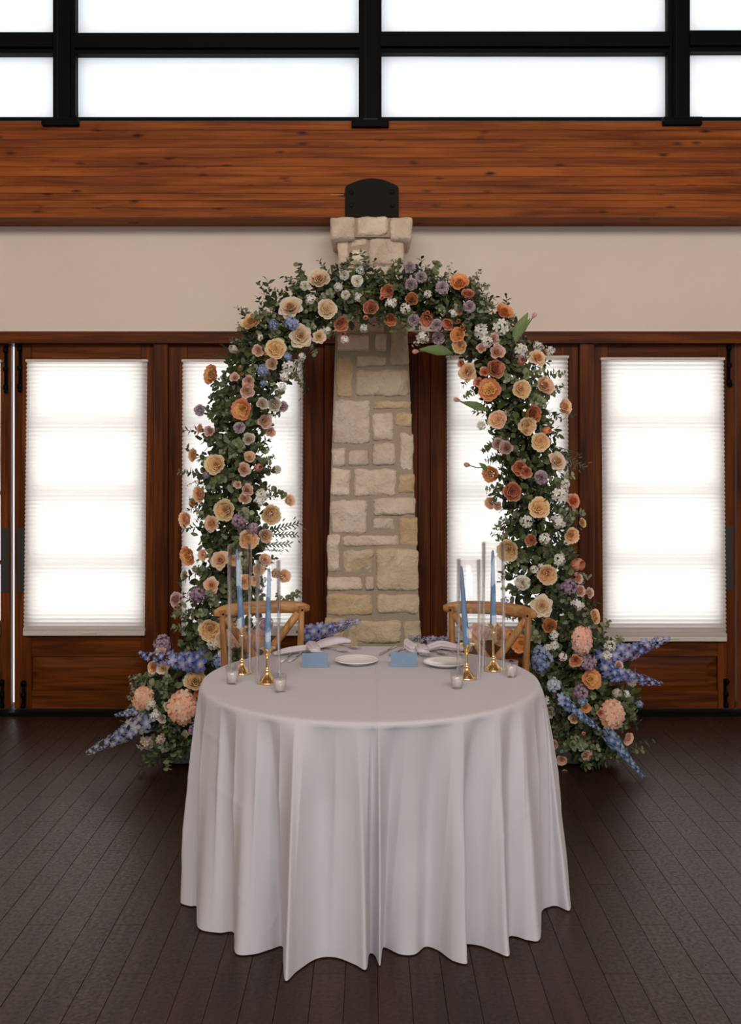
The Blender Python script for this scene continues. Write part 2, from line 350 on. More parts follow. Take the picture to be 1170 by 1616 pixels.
for i, (x0, x1) in enumerate(bays):
    wn = struct(empty('window_%d' % (i+1), (P((x0+x1)/2, 0, YC).x, YC, P(0, 192, YC).z)))
    yo = [0, 1, -1, -3][i]
    a, b = P(x0, 0, YC), P(x1, 0, YC)
    def hb(nm, yt, yb_, f, k=6.0): return child_world(box(nm, a.x, b.x, f, k, P(0, yb_, YC).z, P(0, yt, YC).z, M_black), wn)
    hb('transom', 57+yo, 75+yo, YC-0.015, 6.02); hb('sash_rail', 49.5+yo, 56+yo, YC+0.01); hb('sash_rail', 76.5+yo, 83+yo, YC+0.01)
    hb('sill_rail', 185.5, 191.5, YC-0.01)
    for sx0, sx1 in ((x0, x0+1.5), (x1-1.5, x1)):
        c, d = P(sx0, 0, YC), P(sx1, 0, YC)
        child_world(box('sash_stile', c.x, d.x, YC+0.012, 6.0, P(0, 187, YC).z, zc1, M_black), wn)
    for yt, yb_ in ((-330, 52), (79, 189)):
        child_world(box('pane', a.x, b.x, 5.975, 5.981, P(0, yb_, YC).z, P(0, yt, YC).z, M_pane), wn)
    names = ['pale roller shade in the clipped clerestory bay at far left', 'pale roller shade in the wide clerestory bay left of the middle mullion',
             'pale roller shade in the wide clerestory bay right of the middle mullion', 'pale roller shade in the clipped clerestory bay at far right']
    rs = tag(empty('roller_shade', (P((x0+x1)/2, 0, YC).x, 5.93, P(0, 187, YC).z)), names[i], 'shade', 'clerestory shades')
    bm = bmesh.new(); g = 24; vs = []
    for k in range(g+1):
        for j in range(13):
            X = a.x+.004 + (b.x-a.x-.008)*k/g; Z = P(0, 187, YC).z + (zc1-P(0, 187, YC).z)*j/12
            vs.append(bm.verts.new((X, 5.93 + 0.004*noise.noise((X*2, i*7, Z*3)), Z)))
    for k in range(g):
        for j in range(12): bm.faces.new((vs[k*13+j], vs[(k+1)*13+j], vs[(k+1)*13+j+1], vs[k*13+j+1]))
    child_world(from_bm('shade_fabric', bm, M_roller, None, True), rs)
    child_world(box('hem_bar', a.x+.004, b.x-.004, 5.924, 5.936, P(0, 190, YC).z, P(0, 187, YC).z, M_headrail), rs)
struct(box('wall_upper', -5, 5, 5.87, 6.15, zc1, 5.2, M_plaster))
for k, (x0, y0, x1, y1) in enumerate([(65, 186, 123, 197), (555, 188, 614, 199.5), (1048, 184, 1109, 196)]):
    lb = ['flat black foot plate under the left clerestory mullion', 'flat black foot plate under the middle clerestory mullion', 'flat black foot plate under the right clerestory mullion'][k]
    t = tag(empty('mullion_bracket', (P((x0+x1)/2, 0, 5.68).x, 5.68, P(0, y1, 5.68).z)), lb, 'bracket', 'mullion foot plates')
    child_world(pxbox('foot_plate', x0, y0+3, x1, y1, 5.665, 5.699, M_black, None, 0.002), t)
    child_world(pxbox('top_flange', x0, y0, x1, y0+3, 5.665, 5.85, M_black), t)

# ------------------------------------------------------------------ doors
YD = 5.985
zf = 0.012
H = [0]
hx = pxbox('trim_4', -800, 524, 1970, 541.5, 5.915, 6.12, M_wx, None, 0.003); struct(hx)
struct(pxbox('trim_5', 243, 541.5, 264.5, 1127, 5.94, 6.12, M_wz, None, 0.003)); struct(pxbox('trim_6', 915.5, 541.5, 938.5, 1127, 5.94, 6.12, M_wz, None, 0.003))
for nm_, xa_, xb_ in (('wall_back_left', -5, P(-215, 0, 5.985).x - .01), ('wall_back_right', P(1390, 0, 5.985).x + .01, 5)):
    struct(box(nm_, xa_, xb_, 5.95, 6.15, 0, P(0, 541, 5.95).z, M_plaster))
cj = struct(empty('wall_center', (0.02, 5.97, 0)))
for x0, x1, yy in ((512, 531, 5.955), (531, 590, 5.975), (590, 660, 5.975), (660, 679, 5.955)):
    child_world(pxbox('board', x0, 541.5, x1, 1127, yy, 6.12, M_wz, None, 0.003), cj)
for sx0, sx1 in ((500, 528), (664, 692)): child_world(pxbox('door_stop', sx0, 541.5, sx1, 1127, 6.034, 6.12, M_wz), cj)
struct(box('trim_7', -5, 5, 5.90, 6.16, -0.012, 0.022, M_black, None, 0.003))      # threshold
def door(idx, x0, x1, gx0, gx1, mrows, bolts=(), plates=(), ridge=True, ytop=543, gtop=572, gbot=986):
    d = struct(empty('door_%d' % idx, (P((x0+x1)/2, 0, YD).x, YD, 0)))
    yb = YD + 0.045
    def c(o): return child_world(o, d)
    zb = 0.026; ztopd = P(0, ytop, YD).z
    X = lambda px: P(px, 0, YD).x
    Z = lambda py: P(0, py, YD).z
    c(box('stile', X(x0), X(gx0), YD, yb, zb, ztopd, M_wz, None, 0.003)); c(box('stile', X(gx1), X(x1), YD, yb, zb, ztopd, M_wz, None, 0.003))
    c(box('top_rail', X(gx0), X(gx1), YD+.001, yb, Z(gtop), ztopd, M_wx, None, 0.002))
    c(box('lock_rail', X(gx0), X(gx1), YD+.001, yb, Z(1036), Z(gbot), M_wx, None, 0.002))
    c(box('bottom_rail', X(gx0), X(gx1), YD+.001, yb, zb, Z(1090), M_wx, None, 0.002))
    # raised panel with sloped bevels
    bm = bmesh.new(); A = (X(gx0), X(gx1), Z(1090), Z(1036)); B = (X(gx0)+.07, X(gx1)-.07, Z(1082), Z(1053))
    r0 = [bm.verts.new(v) for v in ((A[0], YD+.018, A[2]), (A[1], YD+.018, A[2]), (A[1], YD+.018, A[3]), (A[0], YD+.018, A[3]))]
    r1 = [bm.verts.new(v) for v in ((B[0], YD+.005, B[2]), (B[1], YD+.005, B[2]), (B[1], YD+.005, B[3]), (B[0], YD+.005, B[3]))]
    r2 = [bm.verts.new((v.co.x, yb-.005, v.co.z)) for v in r0]
    bm.faces.new(r1); bm.faces.new(r2[::-1])
    for k in range(4):
        bm.faces.new((r0[k], r0[(k+1) % 4], r1[(k+1) % 4], r1[k])); bm.faces.new((r2[k], r2[(k+1) % 4], r0[(k+1) % 4], r0[k]))
    c(from_bm('raised_panel', bm, M_wx))
    c(box('lite_rail', X(gx0), X(gx1), YD+.005, yb, Z(gbot), Z(gbot-5), M_wx))
    ys = [gtop] + list(mrows) + [gbot-5]
    for m in mrows: c(box('muntin', X(gx0), X(gx1), YD+.018, yb-.002, Z(m+3), Z(m-3), M_wx, None, 0.002))
    for a, b in zip(ys, ys[1:]):
        c(box('pane', X(gx0)-.004, X(gx1)+.004, YD+.026, YD+.031, Z(b)-.004, Z(a)+.004, M_pane))
    for bx, t0, t1 in bolts:
        bo = None
        bm = bmesh.new(); cz0, cz1 = P(0, t1, YD).z, P(0, t0, YD).z; bxw = X(bx)
        tube_bm(bm, [(bxw, YD-.018, cz0+.02), (bxw, YD-.018, cz1)], 0.0065, 8)
        sph = bmesh.ops.create_uvsphere(bm, u_segments=10, v_segments=6, radius=0.014); bmesh.ops.translate(bm, verts=sph['verts'], vec=(bxw+.004, YD-.024, cz0+.012 if t0 < 800 else cz1-.012))
        for s in (0.12, 0.5, 0.9):
            zz = cz0 + (cz1-cz0)*s; bm_box(bm, bxw-.012, bxw+.012, YD-.028, YD-.001, zz-.014, zz+.014, 0.002)
        bm_box(bm, bxw-.011, bxw+.011, YD-.006, YD-.0005, cz0+.01, cz1, 0.001)
        c(from_bm('surface_bolt', bm, M_black, None, True))
    for p0, p1, q0, q1 in plates:
        c(box('pull_plate', X(p0), X(p1), YD-.004, YD-.0004, Z(q1), Z(q0), M_bronze, None, 0.001))
    return d
def shade(x0, x1, xb0, xb1, y0, y1, label, z_at=5.955):
    t = tag(empty('window_shade', (P((x0+x1)/2, 0, z_at).x, z_at, P(0, y1, z_at).z)), label, 'shade', 'pleated shades on the glazed doors')
    zt, zb = P(0, y0, z_at).z, P(0, y1, z_at).z
    child_world(box('head_rail', P(x0-1, 0, z_at).x, P(x1+1, 0, z_at).x, z_at-.012, YD-.0005, zt-.012, zt+.002, M_headrail, None, 0.001), t)
    zr = zb + 0.045
    n = 66; bm = bmesh.new(); prev = None
    for k in range(2*n+1):
        f = k/(2*n); z = zt-.012 + (zr - zt+.012)*f; y = z_at + (0.005 if k % 2 else -0.003)
        xa = P(x0 + (xb0-x0)*f, 0, z_at).x + (0.003 if k % 2 else 0); xb = P(x1 + (xb1-x1)*f, 0, z_at).x - (0.003 if k % 2 else 0)
        cur = (bm.verts.new((xa, y, z)), bm.verts.new((xb, y, z)))
        if prev: bm.faces.new((prev[0], prev[1], cur[1], cur[0]))
        prev = cur
    child_world(from_bm('pleated_fabric', bm, M_shade), t)
    child_world(box('bottom_rail', P(xb0, 0, z_at).x, P(xb1, 0, z_at).x, z_at-.012, z_at+.014, zb, zb+.028, M_headrail, None, 0.003), t)
    child_world(box('rail_cap', P(xb0, 0, z_at).x, P(xb1, 0, z_at).x, z_at-.008, z_at+.010, zb+.028, zr, M_shade), t)
    xm = P(xb0*.45+xb1*.55, 0, z_at).x
    child_world(box('handle_tab', xm-.045, xm+.045, z_at-.018, z_at-.010, zb+.012, zb+.026, M_headrail, None, 0.002), t)
mr = (669, 778, 888)
door(1, -215, 17, -185, 0, mr, [(10, 545, 621), (4, 1072, 1118)], [(2, 15, 833, 935)])
door(2, 22.5, 242.5, 50, 223, mr, [(32.5, 543, 619), (38, 1074, 1118)], [(27, 39, 833, 935)])
door(3, 265, 511.5, 296, 468, mr)
door(4, 679.5, 915, 714, 886, (668, 777, 887))
door(5, 939, 1161.5, 960, 1133, (666, 775, 884), [(1150, 543, 611), (1145, 1071, 1117)], [(1144, 1157, 830, 932)])
door(6, 1163.5, 1390, 1185, 1360, (666, 775, 884))
shade(-180, 1.5, -180, -1, 568, 1003, 'cream pleated shade cut off by the left edge of the photo')
shade(42, 233, 37, 229, 568, 1003, 'cream pleated shade on the glazed door at far left, clear of flowers')
shade(288, 479, 286, 477, 568, 1003, 'cream pleated shade behind the left leg of the floral arch')
shade(705, 897, 706, 899, 562, 1010, 'cream pleated shade behind the right leg of the floral arch')
shade(949, 1143, 952, 1147, 565, 1012, 'cream pleated shade on the glazed door at far right, clear of flowers')

# ------------------------------------------------------------------ stone pillar
YP = 5.62
pil = tag(empty('stone_pillar', (0.0, 5.75, 0)), 'tapering pillar of mortared pale limestone blocks behind the floral arch', 'pillar')
def edgeL(py): return 533 - (py-380)*(20.0/630)*1.0 if py < 1010 else 513 - (py-1010)*.03
def edgeR(py): return 638 + (py-380)*(26.0/630)
bm = bmesh.new(); prev = None
for py in (376, 500, 600, 700, 800, 900, 1000, 1080, 1151):
    a = P(edgeL(py)+1.5, py, YP+.012); b = P(edgeR(py)-0.5, py, YP+.012)
    z = max(a.z, 0)
    cur = [bm.verts.new((a.x, YP+.012, z)), bm.verts.new((b.x, YP+.012, z)), bm.verts.new((b.x, 5.93, z)), bm.verts.new((a.x, 5.93, z))]
    if prev:
        for k in range(4): bm.faces.new((prev[k], prev[(k+1) % 4], cur[(k+1) % 4], cur[k]))
    else: bm.faces.new(cur)
    prev = cur
bm.faces.new(prev[::-1])
child_world(from_bm('mortar_core', bm, M_mortar), pil)
child_world(pxbox('mortar_cap', 524, 344, 650, 374, YP-.03, 5.93, M_mortar), pil)
def stone(x0, y0, x1, y1, kind=0, front=None, thick=0.035, back=None, sidestone=0):
    yf = (front if front is not None else YP) + random.uniform(-0.006, 0.006)
    a = P(x0, y1, yf); b = P(x1, y0, yf); Wd, Ht = b.x-a.x, b.z-a.z
    nx = max(6, min(18, int(Wd/0.015))); ny = max(6, min(18, int(Ht/0.015)))
    bm = bmesh.new(); g = {}; sd = random.random()*100; rc = min(Wd, Ht)*0.09
    cx, cz = (a.x+b.x)/2, (a.z+b.z)/2
    for i in range(nx+1):
        for j in range(ny+1):
            u, v = i/nx*2-1, j/ny*2-1
            X, Zz = u*Wd/2, v*Ht/2
            # round the corners and wobble the outline
            ex, ez = abs(X)-(Wd/2-rc), abs(Zz)-(Ht/2-rc)
            if ex > 0 and ez > 0:
                l = math.hypot(ex, ez)
                if l > rc: X = math.copysign(Wd/2-rc+ex/l*rc, X); Zz = math.copysign(Ht/2-rc+ez/l*rc, Zz)
            wob = 0.009*noise.noise((X*14+sd, Zz*14, sd)); wob2 = 0.009*noise.noise((X*14, Zz*14+sd, sd+9))
            edge = max(abs(u), abs(v))
            dep = 0.011*noise.noise((X*16+sd, sd, Zz*16)) + 0.007*noise.noise((X*50+sd, sd, Zz*50)) + 0.012*max(0, edge-0.8)/0.2*0.8
            g[i, j] = bm.verts.new((cx+X+wob*abs(u)**3, yf+dep, cz+Zz+wob2*abs(v)**3))
    for i in range(nx):
        for j in range(ny): bm.faces.new((g[i, j], g[i+1, j], g[i+1, j+1], g[i, j+1]))
    ring = [g[i, 0] for i in range(nx+1)] + [g[nx, j] for j in range(1, ny+1)] + [g[i, ny] for i in range(nx-1, -1, -1)] + [g[0, j] for j in range(ny-1, 0, -1)]
    bk = [bm.verts.new((v.co.x, (back or yf+thick), v.co.z)) for v in ring]
    for k in range(len(ring)): bm.faces.new((ring[k], bk[k], bk[(k+1) % len(ring)], ring[(k+1) % len(ring)]))
    bm.faces.new(bk)
    child_world(from_bm('stone', bm, M_stone[kind], None, True), pil)
s = 6.5
for x0, y0, x1, y1, k in ((138, 468, 392, 692, 0), (412, 466, 724, 655, 0), (752, 470, 982, 692, 0)):
    stone(500+x0/s, 270+y0/s, 500+x1/s, 270+y1/s, k, YP-.05, 0.1, 5.92)
for x0, y0, x1, y1, k in ((215, 678, 332, 960, 0), (350, 680, 522, 768, 0), (348, 803, 515, 952, 0), (535, 668, 892, 955, 0), (400, 970, 742, 1120, 0), (762, 960, 896, 1180, 0), (215, 975, 380, 1180, 2)):
    stone(500+x0/s, 270+y0/s, 500+x1/s, 270+y1/s, k, None, .035, 5.9 if x0 < 220 or x1 > 880 else None)
for q in ((533, 455, 571, 488, 2), (575, 447, 612, 470, 2), (576, 474, 612, 497, 2), (616, 455, 641, 505, 2), (532, 492, 572, 510, 0)): stone(*q)
s = 5.983
for x0, y0, x1, y1, k in ((195, 172, 490, 322, 0), (555, 168, 655, 322, 0), (697, 60, 866, 455, 2), (265, 60, 640, 148, 2), (182, 376, 342, 755, 1), (375, 365, 660, 465, 2), (368, 502, 868, 747, 2),
        (157, 783, 506, 1195, 0), (540, 795, 888, 868, 1), (530, 905, 722, 1167, 0), (750, 910, 900, 1042, 1), (783, 1100, 915, 1460, 0), (142, 1243, 272, 1407, 0), (298, 1258, 496, 1402, 0),
        (525, 1193, 742, 1402, 0), (136, 1437, 316, 1690, 0), (353, 1435, 751, 1692, 0), (772, 1482, 925, 1664, 1)):
    stone(500+x0/s, 500+y0/s, 500+x1/s, 500+y1/s, k)
for x0, y0, x1, y1, k in ((127, 235, 472, 550, 0), (540, 214, 935, 376, 0), (530, 405, 742, 522, 0), (780, 395, 955, 672, 1), (102, 570, 213, 922, 0), (240, 570, 775, 667, 0), (250, 700, 540, 932, 2),
        (558, 700, 958, 1087, 2), (95, 955, 426, 1086, 0), (458, 965, 537, 1080, 0), (90, 1124, 531, 1328, 1), (568, 1126, 968, 1307, 2), (80, 1350, 262, 1540, 1), (283, 1376, 800, 1590, 2), (820, 1376, 990, 1565, 2),
        (75, 1570, 400, 1800, 2), (430, 1620, 800, 1790, 2), (825, 1590, 990, 1800, 0), (75, 1830, 300, 2050, 0), (330, 1830, 700, 2060, 2), (730, 1830, 995, 2060, 1), (72, 2085, 500, 2290, 2), (530, 2085, 1000, 2290, 0)):
    stone(500+x0/s, 750+y0/s, 500+x1/s, 750+y1/s, k)

# ------------------------------------------------------------------ table and cloth
TC = Vector((0.0, 3.56)); TZ = 0.757; TR = 0.606
tb = tag(empty('round_table', (0, TC.y, 0)), 'round table hidden under the white floor-length cloth', 'table')
bm = bmesh.new(); lathe_bm(bm, [(0, .728), (TR-.012, .728), (TR-.012, .752), (0, .752)], 48, Matrix.Translation((0, TC.y, 0))); child_world(from_bm('tabletop', bm, M_chair), tb)
for sx in (-1, 1):
    for sy in (-1, 1):
        child_world(box('leg', sx*.33-.02, sx*.33+.02, TC.y+sy*.33-.02, TC.y+sy*.33+.02, 0, .728, M_chair, None, .003), tb)
# hem of the cloth read off the floor, clockwise from the back right over the front to the back left
hp = [(898, 1420), (899, 1437), (880, 1430), (868, 1431), (855, 1440), (853, 1481), (835, 1484), (815, 1478), (803, 1480), (804, 1508), (785, 1503), (760, 1493), (735, 1490), (724, 1497), (738, 1520), (715, 1516), (692, 1500), (672, 1494),
      (655, 1506), (632, 1506), (610, 1496), (604, 1498), (600, 1524), (592, 1508), (583, 1506), (578, 1530), (560, 1522), (530, 1511), (500, 1513), (470, 1532), (451, 1548), (447, 1520), (446, 1494), (425, 1499), (400, 1506), (372, 1504), (369, 1472),
      (345, 1472), (313, 1464), (311, 1432), (300, 1430), (285, 1424)]
hem = []
for px, py in hp:
    p = PF(px, py, 0.004); hem.append(Vector((p.x, p.y)))
a0 = math.atan2(hem[-1].y-TC.y, hem[-1].x-TC.x); a1 = math.atan2(hem[0].y-TC.y, hem[0].x-TC.x) 
a0 = a0 % (2*PI); a1 = a1 % (2*PI)                       # continue backwards from the left end over the back to the right end
if a0 > a1: pass
span = ((a0 - a1) % (2*PI)) if False else None
n_back = 44
st, en = a0, a1
if st > PI: st = st                                      # just past pi: left side, slightly in front
en2 = en - 2*PI if en > PI else en
for k in range(1, n_back):
    t = k/n_back; a = st + (en2 - st)*t
    r = 0.602 + 0.018*math.sin(t*PI*2*11) + 0.008*math.sin(t*37+1)
    e = min(t, 1-t)*8
    if e < 1: r = r*e + 0.665*(1-e)
    hem.append(Vector((TC.x+r*math.cos(a), TC.y+r*math.sin(a))))
def catmull(pts, sub):
    out = []; n = len(pts)
    for i in range(n):
        p0, p1, p2, p3 = pts[i-1], pts[i], pts[(i+1) % n], pts[(i+2) % n]
        for k in range(sub):
            t = k/sub
            out.append(0.5*((2*p1) + (p2-p0)*t + (2*p0-5*p1+4*p2-p3)*t*t + (3*p1-p0-3*p2+p3)*t*t*t))
    return out
dense = catmull(hem, 10)
# resample evenly
L_ = [0]
for i in range(len(dense)): L_.append(L_[-1] + (dense[(i+1) % len(dense)] - dense[i]).length)
NC = 900; res = []; j = 0
for k in range(NC):
    s_ = L_[-1]*k/NC
    while L_[j+1] < s_: j += 1
    t = (s_-L_[j])/max(1e-9, L_[j+1]-L_[j]); res.append(dense[j].lerp(dense[(j+1) % len(dense)], t))
ang = [math.atan2(p.y-TC.y, p.x-TC.x) for p in res]; un = [ang[0]]
for k in range(1, NC):
    d = ang[k]-ang[k-1]; d = (d+PI) % (2*PI)-PI; un.append(un[-1]+d)
tot = un[-1]-un[0]; sgn = -1 if tot < 0 else 1
base_lin = [un[0] + sgn*2*PI*k/NC for k in range(NC)]; dev = [un[k]-base_lin[k] for k in range(NC)]
W = 26; sm = [sum(dev[(k+q) % NC] for q in range(-W, W+1))/(2*W+1) for k in range(NC)]
phi = [base_lin[k]+sm[k] for k in range(NC)]
creases = [((319, 1148), (346, 1172), 2.2), ((337, 1240), (386, 1276), 2.4), ((375, 1408), (427, 1466), 2.0), ((427, 1466), (438, 1440), 2.0), ((857, 1178), (836, 1194), 2.0), ((836, 1277), (794, 1325), 2.4), ((597, 1140), (602, 1450), 1.7), ((596, 1045), (598, 1140), 1.8)]
def crease(p):
    px = CX + p[0]*F/p[1]; py = HY + (HC-p[2])*F/p[1]; m = 0
    for (x0, y0), (x1, y1), wd in creases:
        dx, dy = x1-x0, y1-y0; t = max(0, min(1, ((px-x0)*dx+(py-y0)*dy)/(dx*dx+dy*dy)))
        d = math.hypot(px-x0-t*dx, py-y0-t*dy)
        if d < wd*2: m = max(m, math.exp(-(d/wd)**2))
    return m
bm = bmesh.new(); rings = []
NR = 64
for r in [0.06+0.03*i for i in range(18)] + [0.588]:
    rings.append([bm.verts.new((TC.x+r*math.cos(phi[k]), TC.y+r*math.sin(phi[k]), TZ)) for k in range(NC)])
for r, dz in ((0.600, 0.0008), (TR, 0.004), (TR+.004, 0.011)):
    rings.append([bm.verts.new((TC.x+r*math.cos(phi[k]), TC.y+r*math.sin(phi[k]), TZ-dz)) for k in range(NC)])
for j in range(1, NR+1):
    v = j/NR; row = []
    z = (TZ-0.011)*(1-v) + 0.004*v
    s_ = v**0.62
    for k in range(NC):
        R0 = Vector((TC.x+(TR+.004)*math.cos(phi[k]), TC.y+(TR+.004)*math.sin(phi[k])))
        p = R0.lerp(res[k], s_)
        o_ = Vector((math.cos(phi[k]), math.sin(phi[k])))
        w_ = math.sin(phi[k]*17+1.6*math.sin(phi[k]*3)+0.8*v); rip = 0.013*(1-2*abs(w_)**0.7)*min(1, v*3)*(1-v)**.6
        low = 0.010*noise.noise((p.x*7, p.y*7, z*5))*v*(1-v)*2.5
        p = p + o_*(rip+low)
        row.append(bm.verts.new((p.x, p.y, z)))
    rings.append(row)
ctr = bm.verts.new((TC.x, TC.y, TZ))
for a, b in zip(rings, rings[1:]):
    for k in range(NC): bm.faces.new((a[k], a[(k+1) % NC], b[(k+1) % NC], b[k]))
for k in range(NC): bm.faces.new((ctr, rings[0][(k+1) % NC], rings[0][k]))
bmesh.ops.recalc_face_normals(bm, faces=bm.faces[:])
bm.normal_update()
for ri, row in enumerate(rings):
    for v in row:
        if v.co.y < TC.y+.3:
            m = crease((v.co.x, v.co.y, v.co.z))
            if m > 0.02: v.co += v.normal*(0.0022*m*(1 if v.normal.dot(Vector((v.co.x, v.co.y-TC.y, 0.3))) > 0 else -1))
cl = from_bm('tablecloth', bm, M_cloth, None, True); tag(cl, 'white floor-length cloth with deep folds draped over the round table', 'tablecloth')

# ------------------------------------------------------------------ things on the table
TT = TZ + 0.0006
def on_table(px, py): return PF(px, py, TT)
gold_spots = [(382, 1062, 990, (374, 868), 862, 'outer left of the table, tall'), (422, 1077, 1024, (425, 897), 888, 'inner left, short'),
              (737, 1070, 1018, (728, 893), 886, 'inner right, short'), (779, 1057, 985, (778, 868), 859, 'outer right of the table, tall')]
lab_s = ['tall gold candlestick at the outer left, in front of the left chair', 'short gold candlestick second from the left, nearest the blue card',
         'short gold candlestick just right of the right-hand white plate', 'tall gold candlestick at the outer right, by the flowers']
lab_c = ['light blue taper candle in the tall candlestick at outer left', 'light blue taper candle in the short candlestick second from left',
         'leaning light blue taper candle in the short candlestick third from left', 'light blue taper candle in the tall candlestick at outer right']
lab_g = ['tall clear glass cylinder around the outer left candle', 'shorter clear glass cylinder around the second candle from left',
         'shorter clear glass cylinder around the leaning third candle from left', 'tall clear glass cylinder around the outer right candle']
glx = [378.5, 423.5, 740.3, 779]
for i, (bx, by, cy, tip, gy, _) in enumerate(gold_spots):
    p = on_table(bx, by+0.5); d = p.y; k = F/d
    Hs = (by - cy)/k
    Hs = Hs + 0.004
    cs = tag(empty('candlestick', p), lab_s[i], 'candlestick', 'gold candlesticks')
    bm = bmesh.new()
    lathe_bm(bm, [(0, 0), (0.037, 0), (0.0385, 0.003), (0.034, 0.007), (0.025, 0.012), (0.016, 0.022), (0.010, 0.034), (0.0075, 0.040), (0.0105, 0.043), (0.0105, 0.046), (0.006, 0.050), (0.0048, 0.055)], 32)
    from_bm('foot', bm, M_gold, cs, True)
    bm = bmesh.new(); lathe_bm(bm, [(0.0048, 0.0545), (0.0043, 0.08), (0.0046, Hs-.040), (0.0085, Hs-.036), (0.0085, Hs-.033), (0.006, Hs-.030), (0, Hs-.030)], 20)
    from_bm('stem', bm, M_gold, cs, True)
    bm = bmesh.new(); lathe_bm(bm, [(0.006, Hs-.0305), (0.009, Hs-.022), (0.0135, Hs-.010), (0.022, Hs-.003), (0.0315, Hs), (0.031, Hs+.0012), (0.021, Hs-.001), (0.0125, Hs-.004), (0.0125, Hs-.016), (0, Hs-.016)], 28)
    from_bm('drip_dish', bm, M_gold, cs, True)
    # candle
    ca = tag(empty('taper_candle', p + Vector((0, 0, Hs-.0155))), lab_c[i], 'candle', 'blue taper candles')
    top = Vector(((tip[0]-CX)*d/F - ca.location.x, 0, HC-(tip[1]-HY)*d/F - ca.location.z))
    bm = bmesh.new(); pts = []; rr = []
    for q in range(13):
        t = q/12; pts.append(top*t); rr.append(0.0122*(1-t)**0.55*0.75+0.0122*0.25*(1-t) + 0.0014 if t < 1 else 0.0012)
    rr = [0.0122*(1-0.0*t/12) if t < 1 else 0.0122*(1-0.52*(t/12)**1.25) for t in range(13)]; rr[-1] = 0.0022
    pts.insert(12, top*0.975); rr.insert(12, 0.0056)
    tube_bm(bm, pts, rr, 16); wx = from_bm('wax', bm, M_candle, ca, True)
    bm = bmesh.new(); tube_bm(bm, [top*0.999, top*1.012+Vector((.001, 0, 0))], 0.0008, 5); from_bm('wick', bm, M_wax, wx)
    # glass cylinder
    gp = Vector(((glx[i]-CX)*d/F, d, TT)); Rg = 0.0445; Hg = (by+4-gy)/k
    gc = tag(empty('glass_cylinder', gp), lab_g[i], 'glass cylinder', 'glass hurricane cylinders')
    bm = bmesh.new(); lathe_bm(bm, [(Rg, 0), (Rg, Hg-.001), (Rg-.001, Hg), (Rg-.003, Hg), (Rg-.004, Hg-.001), (Rg-.004, 0), (Rg, 0)], 48)
    from_bm('glass_wall', bm, M_cyl, gc, True)
lab_v = ['clear votive glass with white candle at the far left of the table', 'clear votive glass with white candle in front of the second candlestick',
         'clear votive glass with white candle in front of the third candlestick', 'clear votive glass with white candle at the far right of the table']
for i, (vx, vy, vt) in enumerate([(367, 1081, 1055), (442, 1094, 1067), (721.5, 1088, 1061), (807.5, 1070.5, 1043)]):
    p = on_table(vx, vy-2); k = F/p.y; Hh = 0.060; t = tag(empty('votive_holder', p), lab_v[i], 'votive', 'glass votive holders')
    bm = bmesh.new(); lathe_bm(bm, [(0, 0), (0.0185, 0), (0.0200, 0.004), (0.0245, Hh), (0.0225, Hh), (0.0185, 0.007), (0, 0.007)], 32)
    from_bm('glass_cup', bm, M_cyl, t, True)
    v = tag(empty('votive_candle', p + Vector((0, 0, 0.0072))), lab_v[i].replace('clear votive glass with white candle', 'white wax votive candle inside the glass'), 'candle', 'white votive candles')
    bm = bmesh.new(); lathe_bm(bm, [(0, 0), (0.0178, 0), (0.0205, 0.034), (0.019, 0.036), (0, 0.0345)], 24); from_bm('wax', bm, M_wax, v, True)
    bm = bmesh.new(); tube_bm(bm, [(0, 0, .034), (.001, 0, .042)], 0.0008, 5); from_bm('wick', bm, M_black, v)
# plates
for i, (px, py) in enumerate([(563, 1044.5), (703, 1048)]):
    p = on_table(px, py+3)
    t = tag(empty('plate', p), ['small white china plate between the two blue place cards', 'small white china plate right of the right-hand blue card'][i], 'plate', 'white china plates')
    bm = bmesh.new(); lathe_bm(bm, [(0, 0), (0.045, 0), (0.047, 0.003), (0.066, 0.009), (0.083, 0.0155), (0.0845, 0.0175), (0.082, 0.0175), (0.064, 0.012), (0.05, 0.0065), (0, 0.006)], 48)
    ds = from_bm('dish', bm, M_china, t, True)
    bm = bmesh.new(); lathe_bm(bm, [(0.0805, 0.0168), (0.0825, 0.0190), (0.0848, 0.0188), (0.0852, 0.0172), (0.0835, 0.0160)], 48); from_bm('rim', bm, M_china, ds, True)
# place cards
for i, (x0, x1, yb_, yt, rz) in enumerate([(476.5, 518, 1053.5, 1033, 0.02), (617, 658.5, 1052.5, 1032, -0.03)]):
    p = on_table((x0+x1)/2, yb_); k = F/p.y; wv = (x1-x0)/k/2; hv = 0.052
    t = tag(empty('place_card', p, rz), ['folded light blue place card on the left, below the left napkin', 'folded light blue place card on the right, below the right napkin'][i], 'place card', 'blue place cards')
    for nm, sy in (('front_flap', 0), ('rear_flap', 1)):
        bm = bmesh.new(); y0 = 0.0 if sy == 0 else 0.034; yt_ = 0.0165 if sy == 0 else 0.0175
        q = [(-wv, y0, 0), (wv, y0, 0), (wv, yt_, hv), (-wv, yt_, hv)]
        A = [bm.verts.new(v) for v in q]; B = [bm.verts.new((v[0], v[1]+.0006, v[2])) for v in q]
        bm.faces.new(A); bm.faces.new(B[::-1])
        for n_ in range(4): bm.faces.new((A[n_], A[(n_+1) % 4], B[(n_+1) % 4], B[n_]))
        from_bm(nm, bm, M_card, t)
